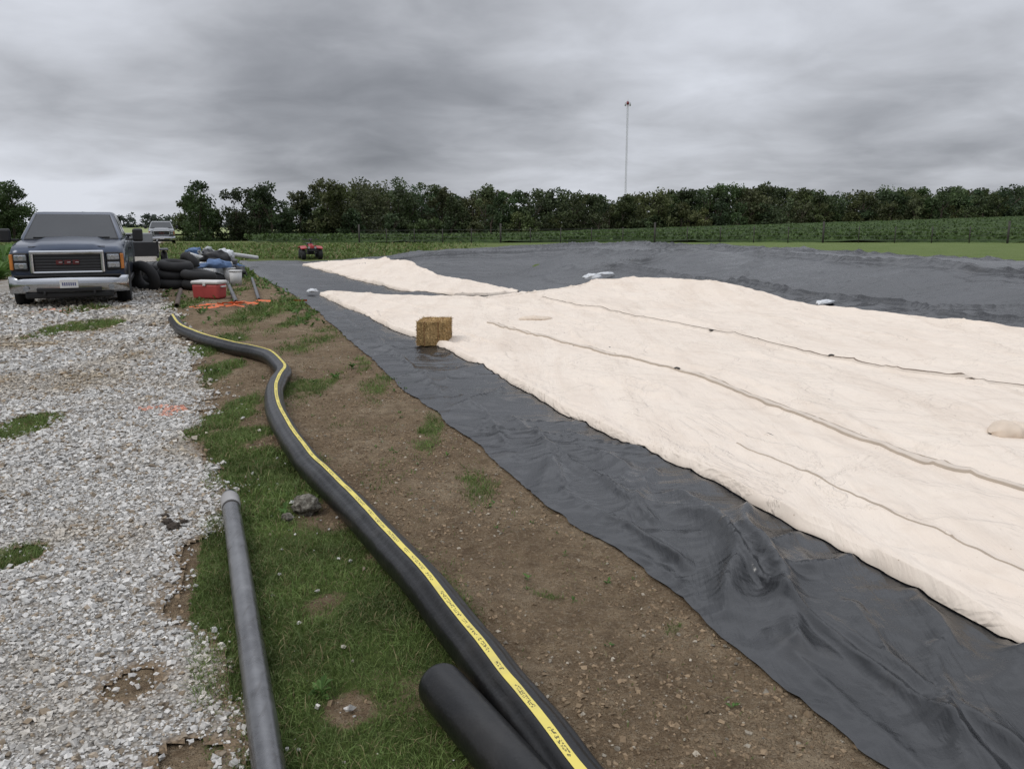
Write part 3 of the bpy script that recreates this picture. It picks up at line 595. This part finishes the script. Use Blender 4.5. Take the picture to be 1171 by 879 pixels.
    box('grille_back',(0,.085,.875),(1.14,.05,.40),BK,E,bevel=.03)
    for nm,c,s_ in(('grille_top',(0,.045,1.06),(1.26,.08,.075)),('grille_bottom',(0,.045,.685),(1.18,.08,.06)),('grille_left',(-.595,.05,.875),(.07,.08,.42)),('grille_right',(.595,.05,.875),(.07,.08,.42))): box(nm,c,s_,CH,E,bevel=.025)
    for k in range(6):box('grille_bar',(0,.06,.735+k*.056),(1.1,.02,.012),M('grille_bar_m',(.10,.10,.105),.35,.7),E,bevel=.003)
    for k,x in enumerate((-.14,0,.14)):
        box('badge',(x,.042,.875),(.115,.02,.085),BDG,E,bevel=.02);box('badge_cut',(x+.02,.0305,.875),(.06,.006,.016),CH,E,bevel=.002)
    bm=bmesh.new();pr=[(-.02,.31),(-.07,.37),(-.085,.47),(-.07,.57),(-.03,.615),(.12,.615),(.12,.31)];xs=[-1.02,-.98,-.75,-.4,0,.4,.75,.98,1.02];yo=[.22,.10,.025,0,-.01,0,.025,.10,.22];rows=[]
    for x,y0 in zip(xs,yo):rows.append([bm.verts.new((x,y+y0,z)) for y,z in pr])
    for a_,b_ in zip(rows[:-1],rows[1:]):
        for k in range(len(pr)):q=(k+1)%len(pr);bm.faces.new((a_[k],a_[q],b_[q],b_[k]))
    bm.faces.new(rows[0]);bm.faces.new(rows[-1][::-1]);bm_obj('front_bumper',bm,CH,E,True)
    box('bumper_pad',(0,.02,.63),(1.8,.16,.035),BK,E);box('air_dam',(0,.05,.27),(1.5,.14,.12),BK,E,bevel=.03);box('lower_intake',(0,-.080,.37),(1.1,.02,.07),BK,E,bevel=.01)
    box('licence_plate',(0,-.105,.48),(.31,.012,.155),PL,E,bevel=.004)
    for k in range(7):box('plate_character',(-.105+.035*k,-.1135,.475),(.018,.005,.06),M('plate_ink',(.05,.06,.2),.5),E,bevel=0)
    box('chassis',(0,2.9,.38),(1.3,5.2,.14),UND,E);box('front_skid',(0,.5,.38),(1.4,.6,.12),UND,E)
    box('tailgate_top',(0,5.7,1.30),(1.9,.05,.05),BK,E);box('rear_bumper',(0,5.82,.55),(1.9,.16,.18),CH,E,bevel=.03)
    box('hood_line',(0,.20,1.165),(1.3,.012,.012),BK,E,bevel=0)
    return E
RZ=math.atan(.42)
pickup((-8.06,15.0,Tz(-8.2,15.8)-.03),RZ,(.026,.042,.078),sc=.96)
pickup((-28.6,68,Tz(-28,67)),RZ,(.22,.23,.24))
TR=empty('utility_trailer',(-11.0,23.3,Tz(-11,23.3)),RZ)
MTR=M('trailer_frame',(.02,.02,.022),.5);MTD=M('trailer_deck',(.14,.10,.07),.9)
box('deck',(0,2,.62),(1.9,3.6,.05),MTD,TR)
for s_ in(-1,1):
    box('side_rail_low',(s_*.96,2,.60),(.06,3.7,.10),MTR,TR);box('side_rail_top',(s_*.96,2,1.0),(.05,3.7,.05),MTR,TR)
    for k in range(5):box('rail_post',(s_*.96,.2+.9*k,.8),(.045,.045,.4),MTR,TR)
    for yy in(1.7,2.55):wheel('wheel',(s_*1.12,yy,.34),.34,.2,TR,s_,M('white_rim',(.55,.55,.55),.5))
    box('fender',(s_*1.13,2.12,.74),(.25,1.75,.04),MTR,TR,bevel=.02)
box('front_rail',(0,.18,.8),(1.9,.05,.4),MTR,TR);box('tongue',(0,-.6,.5),(.1,1.6,.1),MTR,TR);box('tool_chest',(.3,1.0,.95),(1.1,.6,.6),M('grey_box',(.25,.26,.27),.5),TR,bevel=.03)
def atv(loc,rz,sc):
    E=empty('quad_bike',loc,rz,sc)
    for sx in(-1,1):
        for yy in(-.62,.62):wheel('wheel',(sx*.45,yy,.29),.29,.26,E,sx,M('atv_rim',(.05,.05,.05),.5))
        box('front_fender',(sx*.43,-.62,.66),(.34,.58,.06),RED,E,(.2,sx*.12,0),.03);box('rear_fender',(sx*.43,.62,.66),(.34,.6,.06),RED,E,(-.15,sx*.12,0),.03)
        box('footrest',(sx*.38,0,.34),(.22,.45,.04),BK,E);cyl('headlamp',(sx*.17,-.93,.66),.06,.04,LENS,E,(math.pi/2,0,0))
        cyl('grip',(sx*.36,-.24,1.08),.025,.16,BK,E,(0,math.pi/2,0));box('a_arm',(sx*.28,-.62,.34),(.3,.06,.04),BK,E)
    box('front_cowl',(0,-.66,.68),(.34,.6,.24),RED,E,(.12,0,0),.06,(.7,.8));box('tank',(0,-.2,.74),(.26,.42,.24),RED,E,bevel=.07);box('seat',(0,.28,.82),(.30,.72,.16),BK,E,bevel=.06)
    box('engine_block',(0,0,.44),(.34,.7,.34),UND,E);box('frame',(0,0,.33),(.3,1.3,.08),UND,E);cyl('steering_stem',(0,-.34,.92),.03,.36,BK,E,(.35,0,0));cyl('handlebar',(0,-.26,1.07),.016,.72,BK,E,(0,math.pi/2,0));box('handlebar_pod',(0,-.27,1.08),(.16,.1,.1),BK,E,bevel=.03)
    for yy,zz in((-.72,.88),(.72,.86)):
        for k in range(5):cyl('rack_bar',(-.26+.13*k,yy,zz),.010,.42,BK,E,(math.pi/2,0,0))
        for q in(-.21,.21):cyl('rack_cross',(0,yy+q,zz),.012,.6,BK,E,(0,math.pi/2,0))
    box('front_bumper',(0,-.98,.48),(.5,.04,.05),BK,E);box('grille',(0,-.95,.56),(.34,.03,.12),BK,E)
    return E
atv((-8.75,36.0,Tz(-8.7,36.0)),.35,.78)
# ------------------------------------------------------------ clutter by road
CO=empty('red_cooler',(-6.2,16.85,Tz(-6.2,16.85)),-.2)
box('body',(0,0,.16),(.56,.34,.30),M('cooler_red',(.40,.06,.055),.5),CO,bevel=.04,taper=(1.06,1.06));box('lid',(0,0,.345),(.62,.39,.07),M('cooler_white',(.6,.58,.56),.5),CO,bevel=.03)
for sx in(-1,1):box('side_handle',(sx*.315,0,.26),(.04,.16,.03),M('cooler_white',(.6,.58,.56),.5),CO,bevel=.008)
box('latch',(0,-.19,.31),(.06,.02,.06),M('cooler_white',(.6,.58,.56),.5),CO,bevel=.005)
def gp(x,y,z=0):return (x,y,Tz(x,y)+z)
MBP=M('black_poly_pipe',(.014,.014,.015),.4);MWP=M('white_pvc',(.60,.60,.59),.5,var=.12);MGP=M('grey_pipe',(.10,.10,.105),.5);MRS=M('rusty_pipe',(.09,.065,.05),.8)
def hp(name,a,b,r,mat,inner=.85):
    a=np.array(a);b=np.array(b);return tube(name,a+(b-a)*np.linspace(0,1,8)[:,None],r,mat,m=20,inner=r*inner if inner else None,cap=not inner)
hp('rusty_pipe',gp(-6.1,14.9,.04),gp(-7.5,18.6,.04),.045,MRS)
hp('grey_pipe',gp(-5.25,15.6,.04),gp(-7.4,21.4,.05),.04,MGP);hp('grey_pipe',gp(-5.0,16.2,.04),gp(-7.0,22.2,.05),.035,MGP)
hp('black_poly_pipe',gp(-7.6,21.4,.16),gp(-10.0,25.5,.16),.10,MBP)
for i,(x,y,z,r,rx) in enumerate([(-8.0,19.6,.12,.31,.04),(-8.02,19.63,.33,.30,.08),(-7.98,19.6,.53,.29,.12),(-7.35,19.4,.12,.30,.05),(-7.38,19.42,.33,.29,.10),(-8.7,20.4,.13,.33,.1),(-8.72,20.45,.37,.31,.12),(-7.9,21.5,.12,.31,.04),(-9.5,24.5,.3,.31,1.1),(-8.35,18.75,.30,.28,1.2)]):torus('tire',gp(x,y,z),r,.115,TI,None,(rx,.05,.3*i),1.,30,12)
for i in range(8):
    x=-9.0-.2*i+random.uniform(-.3,.3);y=23.5+random.uniform(0,5)
    hp('white_pvc_pipe',gp(x,y,.25+random.uniform(-.05,.40)),gp(x+random.uniform(-1.4,.8),y+random.uniform(.8,2.4),.12+random.uniform(0,.25)),random.choice([.03,.05,.07]),MWP,.88)
MBG=M('blue_tarp',(.10,.17,.32),.6);MYG=M('pale_grey_tote',(.36,.38,.38),.6);MTN=M('tan_sack',(.32,.26,.18),.8)
for i in range(46):
    x=-7.6-random.random()*3.8;y=22.0+(-7.6-x)*2.0+random.uniform(-.8,1.4)
    mat=random.choice([MWB,MWB,MWB,MWB,MYG,MBG,MBP,MTN,MGP]);q=random.uniform(.08,.24);blob('supply_sack',gp(x,y,q*.5+random.choice([0,.15,.35,.5])),(q*random.uniform(.9,1.8),q*.9,q*random.uniform(.6,1.1)),mat,rz=i,seed=i+50,amp=.45,sub=3)
for i,(x,y) in enumerate([(-10.2,26.5),(-9.6,25.6),(-11.2,29.0),(-8.1,22.6),(-7.4,21.6),(-6.9,20.6)]):
    B=empty('plastic_bucket',gp(x,y),.3);cyl('pail',(0,0,.19),.13,.38,MWP,B,r2=.155);cyl('rim',(0,0,.37),.165,.03,MWP,B);torus('bail_handle',(0,0,.36),.15,.006,MGP,B,(1.2,0,0))
D_=empty('black_drum',gp(-9.3,21.6,.26),.5);cyl('barrel',(0,0,0),.26,.80,MBP,D_,(math.pi/2,0,.9),bevel=.02)
for q in(-.25,0,.25):torus('hoop',(q*math.sin(.9),-q*math.cos(.9),0),.262,.012,MBP,D_,(math.pi/2,0,.9))
bm=bmesh.new();mo=M('orange_plastic',(.75,.16,.05),.6)
for i in range(30):
    x=-5.1+random.gauss(0,.30);y=15.1+random.gauss(0,.35);a=random.uniform(0,3.14);L_=random.uniform(.08,.25);z=Tz(x,y)+.03
    bm.faces.new([bm.verts.new((x+math.cos(a)*L_*u+math.sin(a)*.012*v,y+math.sin(a)*L_*u-math.cos(a)*.012*v,z+random.uniform(0,.05))) for u,v in((-1,-1),(1,-1),(1,1),(-1,1))])
bm_obj('orange_safety_netting',bm,mo)
# ------------------------------------------------------------ trees
def leaves(C,R,n,ls,base,zmin=None):
    k=rng.integers(0,len(C),n);d=rng.normal(size=(n,3));d/=np.linalg.norm(d,axis=1)[:,None];rad=rng.random(n)**.40
    p=C[k]+d*(rad*R[k])[:,None]*np.array([1,1,.8])
    if zmin is not None:p[:,2]=np.maximum(p[:,2],zmin+rng.random(n)*.4)
    a=rng.normal(size=(n,3));a/=np.linalg.norm(a,axis=1)[:,None];b=np.cross(a,rng.normal(size=(n,3)));b/=np.linalg.norm(b,axis=1)[:,None]
    s=(ls*rng.uniform(.6,1.3,n))[:,None];V=np.stack([p-a*s,p-b*s*.6,p+a*s,p+b*s*.6],1).reshape(-1,3)
    cb=rng.uniform(.65,1.35,len(C))[k]*rng.uniform(.75,1.25,n);c=base[k]*cb[:,None];return V,np.repeat(c,4,0)
def crown(x,y,z0,h,w,ncl,low=.05):
    u=rng.random(ncl)*(1-low)+low;ang=rng.uniform(0,6.28,ncl);prof=np.sqrt(np.clip(1-((u-.40)/.66)**2,0.05,1))
    rr_=w*prof*np.sqrt(rng.random(ncl))*.80
    R=w*rng.uniform(.24,.44,ncl)
    return np.stack([x+rr_*np.cos(ang),y+rr_*np.sin(ang),z0+u*h-.55*R],1),R
trunkV=[];trunkF=[]
def limb(p0,p1,r0,r1,V,F):
    p0=np.array(p0,float);p1=np.array(p1,float);d=p1-p0;d/=np.linalg.norm(d);s=np.cross(d,[.3,1,.2]);s/=np.linalg.norm(s);u=np.cross(d,s);b=len(V)
    for p,r in((p0,r0),(p1,r1)):
        for k in range(6):
            a=k*math.pi/3;V.append(p+r*(math.cos(a)*s+math.sin(a)*u))
    for k in range(6):F.append((b+k,b+(k+1)%6,b+6+(k+1)%6,b+6+k))
MTK=M('bark',(.07,.055,.04),.95)
HX=[-38,-33.6,-24.5,-15.4,-12,-4.5,10,21,32,39,48,57,64,75,90,106,125,150];HZ=[9,10.6,10.2,9.7,7.4,9.1,8.6,7.7,8.8,9.5,10.4,9.7,7.9,9.1,9.5,8.4,9,9]
Vs=[];Cs=[]
def addtree(x,y,ztop,w,n,ls,hue,ncl=30,low=0.0):
    z0=Tz(x,y)-.2;h=ztop-z0;C,R=crown(x,y,z0,h,w,ncl,low);B=np.tile(hue,(len(C),1));v,c=leaves(C,R,n,ls,B,z0);Vs.append(v);Cs.append(c)
    limb((x,y,z0),(x+.2,y,z0+h*.6),.22,.08,trunkV,trunkF)
    for q in range(3):
        a=random.uniform(0,6.28);limb((x,y,z0+h*.35),(x+math.cos(a)*w*.5,y+math.sin(a)*w*.5,z0+h*.7),.09,.03,trunkV,trunkF)
def hue():return np.array([.066,.094,.040])*random.uniform(.65,1.3)*np.array([random.uniform(.85,1.3),1,random.uniform(.8,1.1)])
x=-37
while x<150:
    y=168+random.uniform(-8,10);f_=y/170.;zt=np.interp(x,HX,HZ)*f_*random.uniform(.84,1.06);w=random.uniform(2.8,5.0)
    addtree(x,y,zt,w,2300,.27,hue());x+=random.uniform(1.3,3.0)
x=-40
while x<160:
    y=178+random.uniform(-3,3);addtree(x,y,np.interp(x,HX,HZ)*random.uniform(.80,.97),random.uniform(3,4.5),1100,.34,hue()*.85);x+=random.uniform(2.2,3.5)
x=-40
while x<160:
    y=159+random.uniform(-3,3);addtree(x,y,Tz(x,y)+random.uniform(2.6,6.0),random.uniform(1.8,3),900,.24,hue()*1.05,20);x+=random.uniform(1.8,3.4)
for px_,zt,w in [(-44.5,5.2,1.8),(-42.8,6.2,2.1),(-40.6,6.9,2.5),(-38.2,6.4,2.3),(-36,5.4,1.9),(-33.8,6.6,2.3),(-31.8,7.1,2.6),(-29.6,6.1,2.1),(-27.6,6.6,2.3),(-25.4,7.6,2.7),(-23,6.9,2.4),(-20.5,6.6,2.4),(-35,4.2,1.8),(-30,3.6,1.5),(-26,4,1.5),(-41.5,3.5,1.6),(-38.5,3.2,1.6),(-32.5,3.0,1.6),(-24,3.2,1.6),(-21.5,3.4,1.6)]:
    addtree(px_,113+random.uniform(-5,6),zt,w*1.2,2600,.19,hue()*.95)
V=np.concatenate(Vs);C=np.concatenate(Cs)
tl=mesh_np('treeline',V,np.arange(len(V)).reshape(-1,4),[MLEAF],False,{'Col':C});mesh_np('trunks',np.array(trunkV),np.array(trunkF),[MTK],parent=tl)
Vs=[];Cs=[];trunkV=[];trunkF=[];x=-330
while x<-150:
    addtree(x,600+random.uniform(-20,20),random.uniform(6.5,10),random.uniform(5,8),260,1.0,np.array([.07,.09,.07])*random.uniform(.9,1.2));x+=random.uniform(4,7)
V=np.concatenate(Vs);mesh_np('distant_treeline',V,np.arange(len(V)).reshape(-1,4),[MLEAF],False,{'Col':np.concatenate(Cs)})
def lonetree(x,y,ztop,w,n):
    global Vs,Cs,trunkV,trunkF
    Vs=[];Cs=[];trunkV=[];trunkF=[];z0=Tz(x,y)
    h=ztop-z0;C,R=crown(x,y,z0,h,w,34,.10);v,c=leaves(C,R,n,.12,np.tile(np.array([.060,.095,.032]),(len(C),1)))
    limb((x,y,z0-.1),(x+.1,y,z0+h*.45),.16,.10,trunkV,trunkF);limb((x+.1,y,z0+h*.45),(x,y+.1,z0+h*.85),.10,.03,trunkV,trunkF)
    for q in range(7):
        a=random.uniform(0,6.28);zz=random.uniform(.25,.6);limb((x,y,z0+h*zz),(x+math.cos(a)*w*.7,y+math.sin(a)*w*.7,z0+h*(zz+.22)),.06,.015,trunkV,trunkF)
    t_=mesh_np('broadleaf_tree',np.array(trunkV),np.array(trunkF),[MTK]);mesh_np('crown',v,np.arange(len(v)).reshape(-1,4),[MLEAF],False,{'Col':c},parent=t_)
lonetree(-51.4,86,5.8,2.5,9000);lonetree(-54.6,88,6.0,2.6,9000)
# soybean field
def beanY(X):return 78-.24*(X+13)
xs=np.linspace(-26,150,420);tt=np.linspace(0,1,170);XX,TTt=np.meshgrid(xs,tt,indexing='ij');YY=beanY(XX)+(158-beanY(XX))*TTt
Zb=T0(XX,YY)+.62*ss(0,.03,TTt)+.12*fbm(XX*.9,YY*.35,4,101)+.14*np.cos(YY*2*np.pi/3.1+fbm(XX*.1,YY*.1,2,5)*2)
tb=NT('soybean_canopy');n_=tb.noise(tb.coord(),1.4,6,.7);nb=tb.noise(tb.coord((.05,.6,1)),1,5,.6)
cb_=tb.ramp(n_,[(.3,(.022,.040,.012)),(.5,(.05,.085,.024)),(.7,(.085,.125,.038))]);cb_=tb.mix(tb.ramp(nb,[(.42,0),(.62,.8)]),cb_,(.025,.042,.014))
tbm=tb.set(cb_,.9,0,.2);tb.bump(n_,1,.3)
bf=mesh_np('soybean_field',np.stack([XX,YY,Zb],-1).reshape(-1,3),gridF(*XX.shape),[tbm],True)
n=90000;x=rng.uniform(-26,110,n);tq=rng.random(n)**1.6;y=beanY(x)-.4+(150-beanY(x))*tq;k=(np.abs(x)<.72*y)&(rng.random(n)<.35+.65*(np.cos(y*2*np.pi/3.1)>0));x=x[k];y=y[k];n=len(x)
z=T0(x,y)+rng.uniform(.3,.85,n);p=np.stack([x,y,z],1);a=rng.normal(size=(n,3));a/=np.linalg.norm(a,axis=1)[:,None];b=np.cross(a,rng.normal(size=(n,3)));b/=np.linalg.norm(b,axis=1)[:,None]
s_=(rng.uniform(.08,.2,n))[:,None];V=np.stack([p-a*s_,p-b*s_*.7,p+a*s_,p+b*s_*.7],1).reshape(-1,3)
c=rng.uniform(.55,1.4,(n,1))*np.array([.072,.115,.034]);mesh_np('bean_leaves',V,np.arange(4*n).reshape(n,4),[MLEAF],False,{'Col':np.repeat(c,4,0)},parent=bf)
xs=np.linspace(-420,-70,60);yy_=np.linspace(190,480,30);XX,YY=np.meshgrid(xs,yy_,indexing='ij')
mesh_np('crop_field',np.stack([XX,YY,T0(XX,YY)+.35],-1).reshape(-1,3),gridF(*XX.shape),[M('ripe_crop',(.24,.28,.11),.9)],True)
FE=empty('wire_fence');MF=M('fence_post_m',(.05,.045,.04),.8);MFW=M('fence_wire',(.12,.12,.12),.6,.5)
fx=np.arange(-14,60,2.6)
for i,x in enumerate(fx):
    y=beanY(x)-2.0;z=Tz(x,y);thick=.08 if i%5==0 else .04
    cyl('post',(x,y,z+.62+(.12 if i%5==0 else 0)),thick,1.35 if thick<.05 else 1.9,MF,FE,seg=8)
V=[];F=[]
for hh in(.25,.55,.85,1.15):
    for x0,x1 in zip(fx[:-1],fx[1:]):
        a=(x0,beanY(x0)-2.05,Tz(x0,beanY(x0)-2)+hh);b=(x1,beanY(x1)-2.05,Tz(x1,beanY(x1)-2)+hh);limb(a,b,.008,.008,V,F)
mesh_np('wires',np.array(V),np.array(F),[MFW],parent=FE)
# tower
V=[];F=[];Vr=[];Fr=[];tx,ty=54.,400.;base=Tz(tx,ty);top=57.2
legs=[(tx+.42*math.cos(a),ty+.42*math.sin(a)) for a in(.3,2.4,4.5)];zs=np.arange(base,top,1.6)
for i in range(len(zs)-1):
    VV_,FF_=(Vr,Fr) if i>len(zs)-3 else (V,F)
    for k in range(3):
        a=legs[k];b=legs[(k+1)%3];limb((*a,zs[i]),(*a,zs[i+1]),.055,.055,VV_,FF_);limb((*a,zs[i]),(*b,zs[i+1]),.03,.03,VV_,FF_);limb((*a,zs[i]),(*b,zs[i]),.03,.03,VV_,FF_)
MTW=M('tower_white',(.50,.51,.53),.5)
tw_=mesh_np('radio_tower',np.array(V),np.array(F),[MTW])
mesh_np('red_top_section',np.array(Vr),np.array(Fr),[M('tower_red',(.22,.04,.045),.5)],parent=tw_)
cyl('beacon',(tx,ty,top-.5),.6,1.3,M('tower_red',(.22,.04,.045),.5),tw_,seg=12);cyl('mast',(tx,ty,top+.6),.12,1.2,MTW,tw_,seg=8)
for s_ in(-1,1):cyl('antenna_panel',(tx+s_*1.1,ty,top-1.),.35,1.6,MTW,tw_,seg=10);box('antenna_bracket',(tx+s_*.8,ty,top-1.),(.8,.1,.1),MTW,tw_,bevel=0)
# ------------------------------------------------------------ sky
w=bpy.data.worlds.new('World');S.world=w;w.use_nodes=True;nt=w.node_tree;nt.nodes.clear()
def N(ty,**k):
    x=nt.nodes.new(ty)
    for a,b in k.items():
        if a in x.inputs.keys():x.inputs[a].default_value=b
        else:setattr(x,a,b)
    return x
def Lk(a,b):nt.links.new(a,b)
def mth(op,a,b=0.,clamp=False):
    x=N('ShaderNodeMath',operation=op,use_clamp=clamp)
    for i,v in enumerate((a,b)):
        if hasattr(v,'is_linked'):Lk(v,x.inputs[i])
        else:x.inputs[i].default_value=v
    return x.outputs[0]
tc=N('ShaderNodeTexCoord');sx=N('ShaderNodeSeparateXYZ');Lk(tc.outputs['Generated'],sx.inputs[0]);x_,y_,z_=sx.outputs
zc=mth('MAXIMUM',z_,0.);den=mth('ADD',zc,.20)
cmb=N('ShaderNodeCombineXYZ');Lk(mth('DIVIDE',x_,den),cmb.inputs[0]);Lk(mth('DIVIDE',y_,den),cmb.inputs[1]);cmb.inputs[2].default_value=5.1
n1=N('ShaderNodeTexNoise',Scale=.75,Detail=5,Roughness=.42,Distortion=.3);Lk(cmb.outputs[0],n1.inputs['Vector'])
n2=N('ShaderNodeTexNoise',Scale=2.6,Detail=6,Roughness=.52,Distortion=.3);Lk(cmb.outputs[0],n2.inputs['Vector'])
mixn=mth('ADD',mth('MULTIPLY',n1.outputs['Fac'],.68),mth('MULTIPLY',n2.outputs['Fac'],.33))
def lobe(d,a,b,amt):
    global mixn
    dl=N('ShaderNodeVectorMath',operation='DOT_PRODUCT');Lk(tc.outputs['Generated'],dl.inputs[0]);dl.inputs[1].default_value=Vector(d).normalized()
    br=N('ShaderNodeMapRange',interpolation_type='SMOOTHSTEP');Lk(dl.outputs['Value'],br.inputs[0]);br.inputs[1].default_value=a;br.inputs[2].default_value=b;br.inputs[3].default_value=0;br.inputs[4].default_value=amt
    mixn=mth('ADD',mixn,br.outputs[0])
lobe((-.60,.80,.06),.93,1.0,.19);lobe((-.38,.9,.23),.965,1.,-.03);lobe((.12,.98,.10),.965,1.,.10);lobe((.55,.83,.12),.95,1.,-.01)
rp=N('ShaderNodeValToRGB');Lk(mixn,rp.inputs[0]);e=rp.color_ramp.elements
e[0].position=.30;e[0].color=(*srgb(128,131,138),1);e[1].position=.74;e[1].color=(*srgb(222,226,235),1)
for p_,c_ in((.44,srgb(156,159,166)),(.56,srgb(186,189,196))):
    q=e.new(p_);q.color=(*c_,1)
up_=N('ShaderNodeMapRange',interpolation_type='SMOOTHSTEP');Lk(z_,up_.inputs[0]);up_.inputs[1].default_value=.28;up_.inputs[2].default_value=.75;up_.inputs[3].default_value=1.;up_.inputs[4].default_value=2.5
sc_=N('ShaderNodeVectorMath',operation='SCALE');Lk(rp.outputs[0],sc_.inputs[0]);Lk(up_.outputs[0],sc_.inputs['Scale'])
sky=N('ShaderNodeTexSky',sky_type='NISHITA',sun_disc=False);sky.sun_elevation=math.radians(50);sky.sun_rotation=math.radians(-120)
b1=N('ShaderNodeBackground',Strength=1.0);Lk(sc_.outputs[0],b1.inputs[0]);b2=N('ShaderNodeBackground',Strength=.05);Lk(sky.outputs[0],b2.inputs[0])
mx=N('ShaderNodeMixShader');mx.inputs[0].default_value=.05;Lk(b1.outputs[0],mx.inputs[1]);Lk(b2.outputs[0],mx.inputs[2]);out=N('ShaderNodeOutputWorld');Lk(mx.outputs[0],out.inputs[0])
sd=bpy.data.lights.new('sun','SUN');sd.energy=1.1;sd.angle=math.radians(25);sd.color=(1,.96,.9);so=bpy.data.objects.new('sun',sd);S.collection.objects.link(so)
az=math.radians(-120);el=math.radians(50);dirv=Vector((math.sin(az)*math.cos(el),math.cos(az)*math.cos(el),math.sin(el)));so.rotation_euler=dirv.to_track_quat('Z','Y').to_euler();so.location=(0,0,30)
cd=bpy.data.cameras.new('camera');cd.lens=28.8;cd.sensor_width=36;cd.clip_end=5000;cd.clip_start=.05;co=bpy.data.objects.new('camera',cd);S.collection.objects.link(co);co.location=(0,0,1.5);co.rotation_euler=(math.radians(78.92),0,0);S.camera=co
